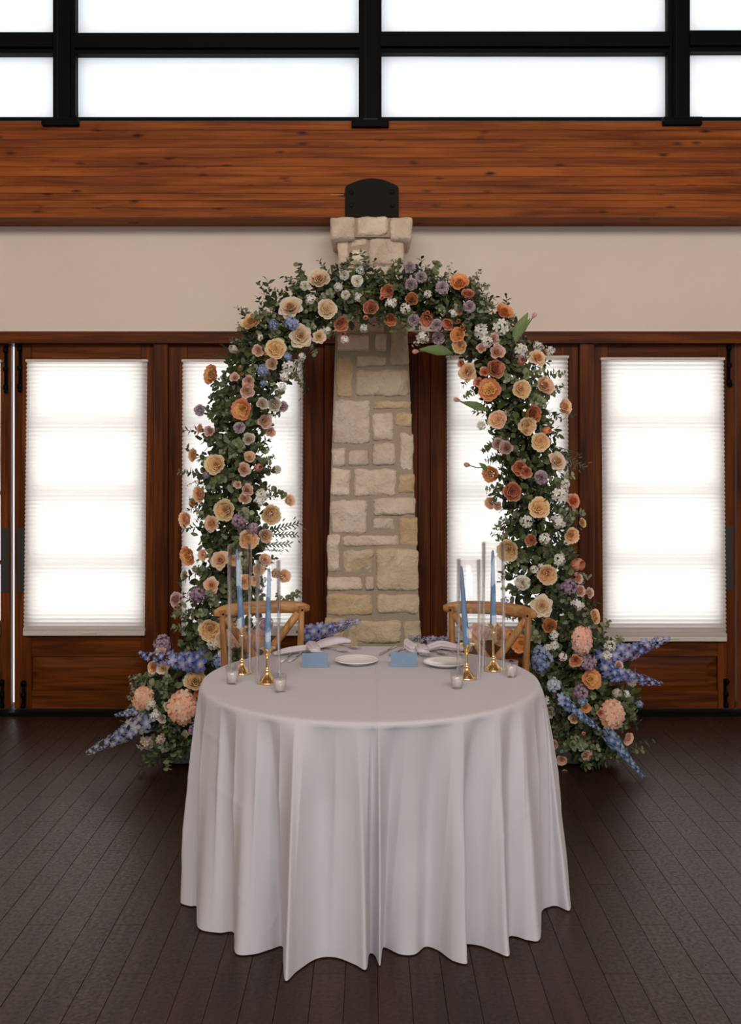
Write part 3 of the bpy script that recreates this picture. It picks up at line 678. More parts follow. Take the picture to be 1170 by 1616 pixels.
# cutlery
def fork(a, b, label):
    a, b = Vector(a), Vector(b); d = (b-a); Ln = 0.185; rz = math.atan2(d.y, d.x)
    t = tag(empty('fork', a, rz), label, 'fork', 'silver forks under the napkins')
    bm = bmesh.new(); tube_bm(bm, [(0, 0, .002), (.02, 0, .0025), (.07, 0, .006), (.115, 0, .006), (.13, 0, .004)], [.006, .0075, .004, .0028, .004], 8, 1.0, None)
    for v in bm.verts: v.co.z = .003 + (v.co.z-.003)*.4 + .001
    from_bm('handle', bm, M_steel, t, True)
    bm = bmesh.new()
    bm_box(bm, .128, .152, -.011, .011, .0035, .0055, .0008)
    from_bm('neck', bm, M_steel, t)
    for y in (-.009, -.003, .003, .009):
        bm = bmesh.new(); tube_bm(bm, [(.150, y, .0045), (.168, y, .004), (.190, y, .010)], [.0016, .0015, .0009], 6); from_bm('tine', bm, M_steel, t, True)
def knife(a, b, label):
    a, b = Vector(a), Vector(b); d = (b-a); rz = math.atan2(d.y, d.x)
    t = tag(empty('knife', a, rz), label, 'knife', 'silver knives under the napkins')
    bm = bmesh.new(); tube_bm(bm, [(0, 0, .003), (.01, 0, .003), (.06, 0, .003), (.10, 0, .003)], [.004, .008, .0065, .004], 8)
    for v in bm.verts: v.co.z = .003 + (v.co.z-.003)*.4
    from_bm('handle', bm, M_steel, t, True)
    bm = bmesh.new(); q = [(.098, -.004), (.12, -.010), (.17, -.0105), (.200, -.004), (.208, .005), (.098, .006)]
    A = [bm.verts.new((x, y, .002)) for x, y in q]; B = [bm.verts.new((x, y, .0035)) for x, y in q]
    bm.faces.new(A[::-1]); bm.faces.new(B)
    for n_ in range(len(q)): bm.faces.new((A[n_], A[(n_+1) % len(q)], B[(n_+1) % len(q)], B[n_]))
    from_bm('blade', bm, M_steel, t)
def far(px, py, px2, py2, L=0.19):                        # start point so that the tip lands at (px2,py2)
    a, b = on_table(px, py), on_table(px2, py2); dd = (a-b).normalized(); return b + dd*L, b
a, b = far(500, 1022, 552, 1031); fork(a, b, 'silver fork poking out of the left napkin, nearer the plate')
a, b = far(520, 1016, 568, 1026); fork(a, b, 'silver fork poking out of the left napkin, the farther one')
a, b = far(480, 1019, 443, 1047, .208); knife(a, b, 'silver knife end left of the left napkin, nearer the candlestick')
a, b = far(498, 1017, 456, 1046, .208); knife(a, b, 'silver knife end left of the left napkin, nearer the place card')
a, b = far(640, 1012, 599, 1035, .208); knife(a, b, 'silver knife lying left of the right napkin, farther from the card')
a, b = far(655, 1016, 613, 1036, .208); knife(a, b, 'silver knife lying left of the right napkin, just behind the card')
a, b = far(660, 1022, 706, 1036); fork(a, b, 'silver fork poking out right of the right napkin, above the plate')
a, b = far(690, 1020, 731, 1037); fork(a, b, 'silver fork at the right end of the right napkin, by the candlestick')
# napkins: gathered cloth tied in a knot
def tail(name, pts, wid, thk, parent, seed):
    bm = bmesh.new(); n = 26; rows = []
    P_ = [Vector(p) for p in pts]
    def at(t):
        f = t*(len(P_)-1); i = min(int(f), len(P_)-2); u = f-i
        p0 = P_[max(i-1, 0)]; p1 = P_[i]; p2 = P_[i+1]; p3 = P_[min(i+2, len(P_)-1)]
        return 0.5*((2*p1)+(p2-p0)*u+(2*p0-5*p1+4*p2-p3)*u*u+(3*p1-p0-3*p2+p3)*u**3)
    def lerpl(l, t): f = t*(len(l)-1); i = min(int(f), len(l)-2); return l[i]+(l[i+1]-l[i])*(f-i)
    for i in range(15):
        t = i/14; c = at(t); tg = (at(min(1, t+.03))-at(max(0, t-.03))).normalized(); sd = tg.cross(Vector((0, 0, 1))).normalized(); up = sd.cross(tg)
        w_, h_ = lerpl(wid, t), lerpl(thk, t); row = []
        for k in range(n):
            a = 2*PI*k/n; rp = 1+0.16*math.sin(5*a+seed)+0.10*math.sin(9*a+seed*2+t*2)
            row.append(bm.verts.new(c + sd*(w_*math.cos(a)*rp) + up*(h_*math.sin(a)*rp)))
        rows.append(row)
    for r0, r1 in zip(rows, rows[1:]):
        for k in range(n): bm.faces.new((r0[k], r0[(k+1) % n], r1[(k+1) % n], r1[k]))
    bm.faces.new(rows[0][::-1]); bm.faces.new(rows[-1])
    zmin = 0.0015 - parent.location.z + TT
    for v in bm.verts: v.co.z = max(v.co.z, 0.0088)
    return from_bm(name, bm, M_napkin, parent, True)
def rel(px, py, o, z): p = PF(px, py, TT+z); return (p.x-o.x, p.y-o.y, z)
o1 = on_table(497, 1031)
nk = tag(empty('napkin', o1), 'pale knotted linen napkin on the left, behind the left place card', 'napkin', 'knotted napkins')
tail('tail', [rel(432, 1032, o1, .012), rel(455, 1027, o1, .016), rel(478, 1024, o1, .018), rel(497, 1022, o1, .020)], [.012, .024, .020, .012], [.006, .014, .015, .012], nk, 1)
tail('tail', [rel(497, 1021, o1, .020), rel(515, 1015, o1, .022), rel(535, 1011, o1, .024), rel(553, 1012, o1, .018)], [.012, .024, .027, .014], [.012, .016, .016, .009], nk, 3)
tail('knot', [rel(491, 1015, o1, .020), rel(494, 1020, o1, .036), rel(499, 1027, o1, .030), rel(502, 1031, o1, .010)], [.020, .022, .022, .018], [.010, .010, .010, .007], nk, 2)
o2 = on_table(668, 1032)
nk = tag(empty('napkin', o2), 'pale knotted linen napkin on the right, behind the right place card', 'napkin', 'knotted napkins')
tail('tail', [rel(642, 1009, o2, .046), rel(645, 1017, o2, .030), rel(655, 1024, o2, .020), rel(668, 1026, o2, .018)], [.006, .022, .026, .014], [.006, .016, .018, .012], nk, 5)
tail('tail', [rel(670, 1025, o2, .018), rel(690, 1018, o2, .022), rel(710, 1019, o2, .022), rel(732, 1024, o2, .018)], [.014, .024, .026, .012], [.010, .016, .015, .008], nk, 7)
tail('knot', [rel(662, 1019, o2, .020), rel(666, 1022, o2, .034), rel(670, 1028, o2, .028), rel(672, 1033, o2, .010)], [.020, .024, .024, .020], [.010, .010, .010, .007], nk, 2)

# ------------------------------------------------------------------ chairs
def chair(loc, rz, label):
    t = tag(empty('crossback_chair', loc, rz), label, 'chair', 'wooden crossback chairs behind the table')
    # local: sitter looks to -Y, back at +Y, origin under the back posts
    bm = bmesh.new(); pts = []; rr = []
    for k in range(17):
        u = k/8-1; pts.append((u*0.222, 0.045-0.075*u*u*0.9, 0.862 + 0.006*(1-u*u))); rr.append(0.030*(1-abs(u)**8*0.55))
    tube_bm(bm, pts, rr, 12, 0.5, (0, 0, 1)); from_bm('top_rail', bm, M_chair, t, True)
    ys = lambda z: 0.02*(z-.45)/.42 if z > .45 else 0.05*(.45-z)/.45
    for s in (-1, 1):
        bm = bmesh.new(); pts = [(s*(.150+.035*min(1, z/.86)), -.034+ys(z), z) for z in (0.0, .15, .3, .45, .6, .75, .872)]
        tube_bm(bm, pts, [.012, .015, .017, .018, .016, .015, .014], 10); bm_name = from_bm('back_post', bm, M_chairz, t, True).name
        post = bpy.data.objects[bm_name]; bm = bmesh.new(); lathe_bm(bm, [(0.005, 0), (.005, .002), (0, .003)], 10, Matrix.Translation((s*.184, -.0295, .856)) @ Matrix.Rotation(PI/2, 4, 'X')); from_bm('bolt', bm, M_black, post)
        bm = bmesh.new(); pts = [(s*.19, -.38, 0), (s*.185, -.375, .2), (s*.18, -.37, .44)]; tube_bm(bm, pts, [.012, .015, .018], 10); from_bm('front_leg', bm, M_chairz, t, True)
        bm = bmesh.new(); tube_bm(bm, [(s*.187, -.375, .2), (s*.158, -.02, .2)], .009, 8); from_bm('stretcher', bm, M_chair, t, True)
        bm = bmesh.new(); pts = []
        for k in range(9):
            u = k/8; z = .84-.40*u; pts.append((s*(.172-.345*u + 0.02*math.sin(PI*u)), -.012 + .03*math.sin(PI*u)+ .006*s, z))
        tube_bm(bm, pts, .018, 8, 0.35, (0, -1, 0)) if False else tube_bm(bm, pts, .018, 8, 1.0); 
        for v in bm.verts: pass
        from_bm('cross_slat', bm, M_chairz, t, True)
    bm = bmesh.new(); q = []
    for k in range(40):
        a = 2*PI*k/40; c, s_ = math.cos(a), math.sin(a); e = 0.45
        x = .205*math.copysign(abs(c)**e, c); y = -.205+.20*math.copysign(abs(s_)**e, s_); x *= 1+0.12*(-y-.2)
        q.append((x, y))
    for z0, z1, sc in ((.44, .465, 1),):
        A = [bm.verts.new((x, y, z0)) for x, y in q]; B = [bm.verts.new((x, y, z1)) for x, y in q]
        bm.faces.new(A[::-1]); bm.faces.new(B)
        for k in range(40): bm.faces.new((A[k], A[(k+1) % 40], B[(k+1) % 40], B[k]))
    from_bm('seat', bm, M_chair, t)
    return t
chair((-0.498, 4.475, 0), math.radians(20), 'light wooden crossback chair behind the left half of the table')
chair((0.545, 4.45, 0), math.radians(-27), 'light wooden crossback chair behind the right half of the table')

# ------------------------------------------------------------------ flower meshes
class MB:
    def __init__(s): s.v = []; s.f = []; s.c = []
    def grid(s, P_, C_):                                 # rows of points and colours
        b = len(s.v); nr, nc = len(P_), len(P_[0])
        for r in range(nr):
            s.v += P_[r]; s.c += C_[r]
        for r in range(nr-1):
            for c in range(nc-1): s.f.append((b+r*nc+c, b+r*nc+c+1, b+(r+1)*nc+c+1, b+(r+1)*nc+c))
    def mesh(s, name, mat, smooth=True):
        me = bpy.data.meshes.new(name); me.from_pydata([tuple(v) for v in s.v], [], s.f); me.update()
        ca = me.color_attributes.new('Col', 'FLOAT_COLOR', 'POINT'); flat = []
        for c in s.c: flat += [c[0], c[1], c[2], 1.0]
        ca.data.foreach_set('color', flat)
        if smooth: me.polygons.foreach_set('use_smooth', [True]*len(me.polygons))
        me.materials.append(mat); return me
def mixc(a, b, t): t = max(0, min(1, t)); return tuple(a[i]+(b[i]-a[i])*t for i in range(3))
def petal(mb, az, r0, z0, ln, wd, th0, th1, cup, c_in, c_edge, pt=0.0, ruf=0.0, nv=5, nu=4, rnd=random):
    # starts at radius r0 height z0 ; th = angle from the flower axis (0 up, pi/2 outward)
    rows, cols = [], []; r, z = r0, z0; sd = rnd.random()*20
    R = Vector((math.cos(az), math.sin(az), 0)); T = Vector((-math.sin(az), math.cos(az), 0))
    for i in range(nv+1):
        v = i/nv; th = th0+(th1-th0)*v**1.4
        if i: r += math.sin(th)*ln/nv; z += math.cos(th)*ln/nv
        w_ = wd*(0.35+0.65*math.sin(min(1, v*1.35)*PI/2))*(1-(0.30+0.5*pt)*max(0, v-.62)/.38*(v))
        if pt and i == nv: w_ *= 0.45
        row, cr = [], []
        for j in range(nu+1):
            u = j/nu*2-1; x = w_*u; back = cup*(x*x)/max(wd, 1e-3)
            rr = r-back*math.cos(th)*1.0; zz = z + back*math.sin(th)*0.8 - (0.10*wd*abs(u)**2 if i == nv else 0)
            rf = ruf*math.sin(u*6+sd)*v**2
            row.append(R*(rr+rf*math.cos(th)) + T*x + Vector((0, 0, zz+rf*math.sin(th))))
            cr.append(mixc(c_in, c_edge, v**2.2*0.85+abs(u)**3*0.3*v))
        rows.append(row); cols.append(cr)
    mb.grid(rows, cols)
def jit(c, rnd, a=0.06): k = 1+rnd.uniform(-a, a); return tuple(min(1, x*k) for x in c)
def rose_mesh(kind, c_core, c_in, c_out, c_edge, seed):
    rnd = random.Random(seed); mb = MB(); G = 2.39996
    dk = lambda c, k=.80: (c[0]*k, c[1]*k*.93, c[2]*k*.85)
    if kind == 'garden':                                  # quartered full rosette in a cup
        for i in range(36):
            t = i/35; az = i*G+rnd.uniform(-.25, .25)
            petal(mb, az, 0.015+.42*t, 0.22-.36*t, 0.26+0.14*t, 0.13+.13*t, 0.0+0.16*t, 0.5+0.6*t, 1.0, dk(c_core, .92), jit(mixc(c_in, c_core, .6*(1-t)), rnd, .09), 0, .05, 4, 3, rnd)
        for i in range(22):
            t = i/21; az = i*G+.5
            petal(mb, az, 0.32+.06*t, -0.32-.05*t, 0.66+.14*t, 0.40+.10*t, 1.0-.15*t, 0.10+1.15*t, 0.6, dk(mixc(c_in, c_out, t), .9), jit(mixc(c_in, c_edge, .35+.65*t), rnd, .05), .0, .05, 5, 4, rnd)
    elif kind == 'pointed':                               # open rose with pointed reflexed outer petals
        for i in range(20):
            t = i/19; az = i*G
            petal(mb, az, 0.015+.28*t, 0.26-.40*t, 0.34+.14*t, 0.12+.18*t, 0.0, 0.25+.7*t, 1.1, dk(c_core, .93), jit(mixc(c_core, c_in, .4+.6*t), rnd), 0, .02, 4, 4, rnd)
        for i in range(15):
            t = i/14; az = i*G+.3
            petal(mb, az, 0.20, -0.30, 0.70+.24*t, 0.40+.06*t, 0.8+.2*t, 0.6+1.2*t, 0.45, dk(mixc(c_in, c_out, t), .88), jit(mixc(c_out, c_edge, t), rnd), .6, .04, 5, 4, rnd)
    elif kind == 'cabbage':                               # deep cup, petals wrapped round
        for i in range(24):
            t = i/23; az = i*G
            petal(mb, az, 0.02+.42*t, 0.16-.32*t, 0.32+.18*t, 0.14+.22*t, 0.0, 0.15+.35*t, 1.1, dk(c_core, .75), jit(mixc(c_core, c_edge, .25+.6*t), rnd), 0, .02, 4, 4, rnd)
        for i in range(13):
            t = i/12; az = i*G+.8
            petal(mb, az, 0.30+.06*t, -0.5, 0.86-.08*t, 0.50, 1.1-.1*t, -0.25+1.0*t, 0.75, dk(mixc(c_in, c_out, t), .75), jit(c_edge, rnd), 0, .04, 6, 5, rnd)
    elif kind == 'ranunculus':                            # small, rounded, semi closed
        for i in range(14):
            t = i/13; az = i*G
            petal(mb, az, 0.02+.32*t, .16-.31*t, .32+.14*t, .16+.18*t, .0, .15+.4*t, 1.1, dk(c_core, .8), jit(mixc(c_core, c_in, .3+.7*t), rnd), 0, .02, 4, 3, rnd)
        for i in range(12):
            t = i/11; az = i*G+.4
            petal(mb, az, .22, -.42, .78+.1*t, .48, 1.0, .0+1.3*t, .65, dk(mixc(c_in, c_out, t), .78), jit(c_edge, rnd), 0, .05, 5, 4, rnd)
    # calyx
    for i in range(5): petal(mb, i*1.257, .05, -.42, .5, .12, 1.1, 1.7, .2, GR, GR, .9, 0, 3, 2, rnd)
    return mb
GR = srgb(74, 92, 52)
def fluffy_mesh(c0, c1, seed, n=90, frill=.09):
    rnd = random.Random(seed); mb = MB(); G = 2.39996
    for i in range(n):
        t = (i+.5)/n; th = math.acos(1-1.45*t); az = i*G; d = Vector((math.sin(th)*math.cos(az), math.sin(th)*math.sin(az), math.cos(th)))
        a = d.orthogonal().normalized(); b = d.cross(a); q = rnd.random()*6.28; s1 = a*math.cos(q)+b*math.sin(q); s2 = d.cross(s1)
        R = 1+rnd.uniform(-.12, .06); rows, cols = [], []
        for r in range(3):
            v = r/2; w_ = [.06, .17, .21][r]
            rows.append([d*(R*(.35+.62*v)) + s1*(w_*u) + s2*(frill*math.sin(u*5+i)*v) for u in (-1, -.33, .33, 1)])
            cc = jit(mixc(c0, c1, v), rnd, .08); cols.append([cc]*4)
        mb.grid(rows, cols)
    for k in range(8):
        az = k*.785; mb.grid([[Vector((0, 0, -.5)), Vector((.05, 0, -.5))], [Vector((math.cos(az)*.5, math.sin(az)*.5, -.25)), Vector((math.cos(az+.6)*.5, math.sin(az+.6)*.5, -.25))]], [[GR]*2]*2)
    return mb
def floret(mb, p, d, s, c, cc, rnd, npet=5, wide=.55):
    a = d.orthogonal().normalized(); b = d.cross(a); q = rnd.random()*6.28
    for k in range(npet):
        az = q+k*2*PI/npet; r = a*math.cos(az)+b*math.sin(az); t = d.cross(r); up = rnd.uniform(.0, .35)
        rows = [[p-t*(s*.08), p+t*(s*.08)], [p+r*(s*.6)+d*(s*up*.5)-t*(s*wide*.62), p+r*(s*.6)+d*(s*up*.5)+t*(s*wide*.62)], [p+r*s+d*(s*up*.4)-t*(s*wide*.35), p+r*s+d*(s*up*.4)+t*(s*wide*.35)]]
        c2 = jit(c, rnd, .1); mb.grid(rows, [[cc]*2, [c2]*2, [c2]*2])
def cluster_mesh(c, cc, seed, n=55, s=.33, asp=1.0, greens=0.0, loose=.15, alt=None):
    rnd = random.Random(seed); mb = MB(); G = 2.39996
    for i in range(n):
        t = (i+.5)/n; th = math.acos(1-1.7*t); az = i*G+rnd.uniform(-.2, .2)
        d = Vector((math.sin(th)*math.cos(az), math.sin(th)*math.sin(az), math.cos(th))); R = .78+rnd.uniform(-loose, loose)
        p = Vector((d.x, d.y*asp, d.z))*R
        col = alt if (alt and rnd.random() < .4) else c
        floret(mb, p, (d+Vector((rnd.uniform(-.3, .3), rnd.uniform(-.3, .3), .2))).normalized(), s*rnd.uniform(.75, 1.1), jit(col, rnd, .12), cc, rnd)
    for i in range(10):                                   # little stalks inside
        d = Vector((rnd.gauss(0, 1), rnd.gauss(0, 1), rnd.random())).normalized()*.7
        mb.grid([[Vector((0, 0, -.5)), Vector((.04, 0, -.5))], [d, d+Vector((.04, 0, 0))]], [[GR]*2]*2)
    return mb
def bud_mesh(c, ce, seed):
    rnd = random.Random(seed); mb = MB()
    for i in range(7):
        t = i/6; petal(mb, i*2.4, .05, -.75, 1.7, .62, .75-.1*t, -.45+.2*t, .75, jit(mixc(c, GR, .1), rnd), jit(mixc(c, ce, .8), rnd), .3, .01, 6, 4, rnd)
    for i in range(3): petal(mb, i*2.1, .04, -.8, .7, .16, .9, .1, .3, GR, GR, .8, 0, 3, 2, rnd)
    return mb
def spike_mesh(cols, seed):
    # delphinium: unit length along +Z, radius about .11
    rnd = random.Random(seed); mb = MB()
    bend = lambda t: Vector((.07*math.sin(t*2.2), 0.03*t*t, t))
    rows = [[bend(i/10)+Vector((.010*(1-.7*i/10)*math.cos(a), .010*(1-.7*i/10)*math.sin(a), 0)) for a in (0, 1.57, 3.14, 4.71, 6.283)] for i in range(11)]
    mb.grid(rows, [[GR]*5]*11)
    n = 46
    for i in range(n):
        t = .06+.94*i/n; az = i*2.39996; r = .11*(1-t)**.55+.012; s = (.085*(1-.75*t)+.006)*rnd.uniform(.7, 1.25)
        d = Vector((math.cos(az), math.sin(az), .25)).normalized(); p = bend(t)+d*r*rnd.uniform(.7, 1.1)
        c = cols[rnd.randrange(len(cols))]
        floret(mb, p, (d+Vector((rnd.uniform(-.4, .4), rnd.uniform(-.4, .4), 0))).normalized(), s, jit(c, rnd, .12), (.75, .72, .62), rnd)
        mb.grid([[bend(t-.02), bend(t-.02)+Vector((.004, 0, 0))], [p, p+Vector((.004, 0, 0))]], [[GR]*2]*2)
    return mb
def leaf_blade(mb, p, d, nrm, ln, wd, c, rnd, pointed=False, seg=4, fold=.25):
    d = d.normalized(); t = d.cross(nrm).normalized(); n_ = t.cross(d).normalized(); rows, cols = [], []
    prof = [0.12, .75, .95, .6, .05] if pointed else [.18, .88, 1.0, .82, .22]
    for i in range(seg+1):
        v = i/seg; w_ = wd*prof[i]
        c0 = p+d*(ln*v)-n_*(ln*.18*v*v)
        rows.append([c0-t*w_+n_*(w_*fold), c0, c0+t*w_+n_*(w_*fold)]); cc = jit(c, rnd, .05); cols.append([cc, mixc(cc, (.35, .42, .25), .15), cc])
    mb.grid(rows, cols)
SAGE = [srgb(140, 146, 110), srgb(122, 130, 92), srgb(110, 120, 84), srgb(148, 154, 124)]
DARK = [srgb(62, 74, 42), srgb(52, 64, 38), srgb(76, 86, 48), srgb(54, 64, 44)]
OLIVE = [srgb(96, 110, 62), srgb(84, 98, 58), srgb(112, 122, 72)]
def sprig_mesh(kind, seed):
    rnd = random.Random(seed); mb = MB(); ln = .17
    k1, k2 = rnd.uniform(-.4, .4), rnd.uniform(-.3, .3)
    bend = lambda t: Vector((ln*k1*t*t*.5, ln*k2*t*t*.5, ln*t))
    rows = [[bend(i/6)+Vector((.0017*math.cos(a), .0017*math.sin(a), 0)) for a in (0, 2.09, 4.19, 6.283)] for i in range(7)]
    sc = {'eucalyptus': srgb(98, 92, 66), 'ruscus': srgb(60, 78, 42), 'fern': srgb(70, 84, 46), 'blossom': srgb(88, 104, 62)}[kind]
    mb.grid(rows, [[sc]*4]*7)
    if kind == 'eucalyptus':
        base = rnd.choice(SAGE)
        for i in range(8):
            t = .12+.88*i/7; az = i*1.57+rnd.uniform(-.3, .3)
            for s in (0, PI):
                d = Vector((math.cos(az+s), math.sin(az+s), .45)).normalized(); r = .026*(1-.42*t)*rnd.uniform(.85, 1.15)
                nn = (Vector((0, 0, 1))+Vector((rnd.uniform(-1.1, 1.1), rnd.uniform(-1.1, 1.1), 0))).normalized()
                leaf_blade(mb, bend(t), d, nn, r*2, r*.98, jit(base, rnd, .12), rnd)
    elif kind == 'ruscus':
        base = rnd.choice(DARK)
        for i in range(12):
            t = .1+.9*i/11; az = i*2.4
            d = Vector((math.cos(az), math.sin(az), .8)).normalized(); l = .056*(1-.3*t)*rnd.uniform(.8, 1.2)
            leaf_blade(mb, bend(t), d, Vector((rnd.uniform(-.8, .8), rnd.uniform(-.8, .8), 1)).normalized(), l, l*.27, jit(base, rnd, .12), rnd, True)
    elif kind == 'fern':
        for i in range(18):
            t = .15+.85*i/17; s = 1 if i % 2 else -1
            d = Vector((s*.8, rnd.uniform(-.3, .3), .9)).normalized(); l = .03*(1-.3*t)
            leaf_blade(mb, bend(t), d, Vector((0, 1, .2)), l, l*.16, jit(rnd.choice(DARK), rnd, .1), rnd, True)
            if i % 3 == 0:
                p2 = bend(t)+d*.035; leaf_blade(mb, p2, d, Vector((0, 1, 0)), .02, .003, jit(DARK[2], rnd), rnd, True)
    elif kind == 'blossom':
        for i in range(14):
            t = .35+.65*i/13; az = i*2.4; d = Vector((math.cos(az), math.sin(az), .6)).normalized()
            p = bend(t)+d*(.022*rnd.uniform(.5, 1.2)); floret(mb, p, (d+Vector((0, 0, .4))).normalized(), .011, srgb(226, 222, 206), srgb(190, 190, 130), rnd)
            mb.grid([[bend(t-.05), bend(t-.05)+Vector((.001, 0, 0))], [p, p+Vector((.001, 0, 0))]], [[sc]*2]*2)
        for i in range(7):
            az = i*2.4; d = Vector((math.cos(az), math.sin(az), .7)).normalized(); leaf_blade(mb, bend(.1+.09*i), d, Vector((0, 0, 1)), .03, .009, jit(rnd.choice(OLIVE), rnd), rnd, True)
    return mb

PAL = {  # core, inner, outer, edge
 'cream': (srgb(242, 206, 150), srgb(250, 226, 186), srgb(252, 236, 208), srgb(254, 244, 226)),
 'yellowcream': (srgb(240, 196, 118), srgb(248, 216, 152), srgb(250, 226, 174), srgb(252, 236, 198)),
 'peach': (srgb(242, 180, 104), srgb(250, 206, 144), srgb(252, 218, 170), srgb(253, 230, 194)),
 'apricot': (srgb(240, 164, 74), srgb(250, 188, 106), srgb(250, 188, 122), srgb(246, 176, 122)),
 'coraledge': (srgb(246, 196, 106), srgb(252, 208, 128), srgb(250, 186, 126), srgb(236, 140, 108)),
 'blush': (srgb(244, 186, 144), srgb(250, 214, 184), srgb(250, 218, 202), srgb(248, 212, 202)),
 'blushpeach': (srgb(246, 186, 124), srgb(252, 216, 168), srgb(253, 224, 190), srgb(252, 224, 202)),
 'coral': (srgb(238, 138, 88), srgb(250, 170, 124), srgb(250, 182, 142), srgb(250, 190, 156)),
 'orange': (srgb(226, 122, 52), srgb(240, 154, 86), srgb(244, 168, 108), srgb(246, 180, 126)),
 'mauve': (srgb(204, 150, 140), srgb(220, 180, 170), srgb(222, 190, 184), srgb(228, 200, 196)),
 'lavender': (srgb(176, 148, 158), srgb(216, 198, 208)), 'white': (srgb(232, 226, 190), srgb(252, 250, 242)),
 'hydpeach': (srgb(248, 184, 146), srgb(252, 206, 172)), 'blue': (srgb(122, 146, 198), srgb(166, 182, 216)), 'lilac': (srgb(150, 118, 148), srgb(184, 152, 174)),
 'hydpink': (srgb(240, 182, 160), srgb(248, 206, 186)), 'bluewhite': (srgb(190, 202, 226), srgb(222, 226, 238)), 'paleblue': (srgb(146, 174, 212), srgb(176, 196, 222)),
}
for _k in list(PAL):
    _w = {'coral': .08, 'orange': .08, 'apricot': .10, 'coraledge': .10, 'mauve': .15, 'blush': .20, 'lavender': .12, 'blue': .05, 'paleblue': .05, 'lilac': .04}.get(_k, .17)
    PAL[_k] = tuple(mixc(c_, (1.0, .95, .88), _w) for c_ in PAL[_k])
CACHE = {}
def get(kind, colr, var):
    key = (kind, colr, var)
    if key in CACHE: return CACHE[key]
    sd = hash((len(kind)*7+ord(kind[0]), len(colr)*13+ord(colr[0]), var)) & 0xffff
    p = PAL.get(colr)
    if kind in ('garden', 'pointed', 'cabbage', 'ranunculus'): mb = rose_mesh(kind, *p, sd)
    elif kind == 'carnation': mb = fluffy_mesh(p[0], p[1], sd)
    elif kind == 'cluster':
        big = colr in ('hydpeach', 'hydpink')
        mb = cluster_mesh(p[0], mixc(p[1], (.8, .75, .55), .3), sd, 60 if big else 42, .36 if big else .30, 1, 0, .12 if big else .2, p[1])
    elif kind == 'petals': mb = cluster_mesh(p[1], p[0], sd, 11, .62, 1, 0, .3)
    elif kind == 'bud': mb = bud_mesh(p[2], p[3], sd)
    elif kind == 'spike': mb = spike_mesh({'blue': [srgb(112, 134, 204), srgb(142, 152, 212), srgb(168, 168, 216), srgb(92, 114, 186)], 'paleblue': [srgb(126, 160, 208), srgb(152, 180, 216), srgb(108, 142, 196)],
                                           'whiteblue': [srgb(168, 176, 200), srgb(140, 152, 196), srgb(196, 196, 206), srgb(110, 124, 170)]}[colr], sd)
    CACHE[key] = mb.mesh(kind, M_petal); return CACHE[key]
NAME = {'garden': 'garden_rose', 'pointed': 'open_rose', 'cabbage': 'cabbage_rose', 'ranunculus': 'ranunculus', 'carnation': 'carnation', 'cluster': 'flower_cluster', 'petals': 'blossom', 'bud': 'rose_bud', 'spike': 'delphinium'}
for k_, m_ in (('hydpeach', 1), ('blue', 1)): pass

# centre lines (photo column, row, half width in px) seen at the arch's own distance
YA = 5.08
PATH = [(335, 1150, 58), (335, 1080, 62), (345, 1010, 68), (358, 940, 70), (362, 870, 68), (370, 800, 66), (367, 740, 60), (368, 680, 60), (388, 625, 62), (412, 565, 62), (448, 515, 58), (500, 478, 52), (560, 464, 50), (620, 460, 46), (680, 468, 48),
        (730, 490, 52), (770, 535, 60), (800, 590, 66), (822, 650, 64), (834, 720, 60), (842, 790, 64), (850, 860, 68), (862, 930, 72), (880, 1000, 76), (900, 1060, 80), (905, 1130, 75)]
LEFTC = [(262, 1058, 34), (258, 1105, 56), (258, 1150, 52), (300, 1165, 46), (310, 1120, 60)]
RIGHTC = [(905, 1040, 80), (935, 1085, 78), (940, 1140, 78), (905, 1185, 48), (968, 1165, 40)]
def w3(px, py, hw, y=YA):
    p = P(px, py, y); return (Vector((p.x, p.z)), hw*y/F)
A_W = [w3(*q) for q in PATH]
L_W = [w3(*q, 4.98) for q in LEFTC]; R_W = [w3(*q, 4.98) for q in RIGHTC]
def near(poly, q, closed=False):
    best = None
    for i in range(len(poly)-1):
        a, ra = poly[i]; b, rb = poly[i+1]; ab = b-a; t = max(0, min(1, (q-a).dot(ab)/ab.dot(ab))); c = a+ab*t; d = (q-c).length
        if best is None or d-(ra+(rb-ra)*t) < best[0]-best[2]: best = (d, c, ra+(rb-ra)*t)
    return best
arch = tag(empty('floral_arch', (P(625, 0, YA).x, YA, 0)), 'tall freestanding arch covered in roses and eucalyptus behind the table', 'floral arch')
lfl = tag(empty('floor_arrangement', (P(270, 0, 4.98).x, 4.98, 0)), 'low flower arrangement on the floor at the arch foot left of the table', 'flower arrangement', 'flower arrangements at the arch feet')
rfl = tag(empty('floor_arrangement', (P(930, 0, 4.98).x, 4.98, 0)), 'large flower arrangement on the floor at the arch foot right of the table', 'flower arrangement', 'flower arrangements at the arch feet')
def link_part(name, me, parent, loc, quat, scale):
    o = bpy.data.objects.new(name, me); COL.objects.link(o); o.parent = parent
    o.location = Vector(loc)-parent.location; o.rotation_mode = 'QUATERNION'; o.rotation_quaternion = quat
    o.scale = scale if isinstance(scale, (tuple, list)) else (scale,)*3
    return o
def which(px, py):
    if py > 1012 and px < 330: return lfl, L_W, 4.98
    if (py > 1020 and px > 830) or (px > 960 and py > 990): return rfl, R_W, 4.98
    return arch, A_W, YA
FLW = []                                                 # (px, py, r) to keep sprigs off the blooms
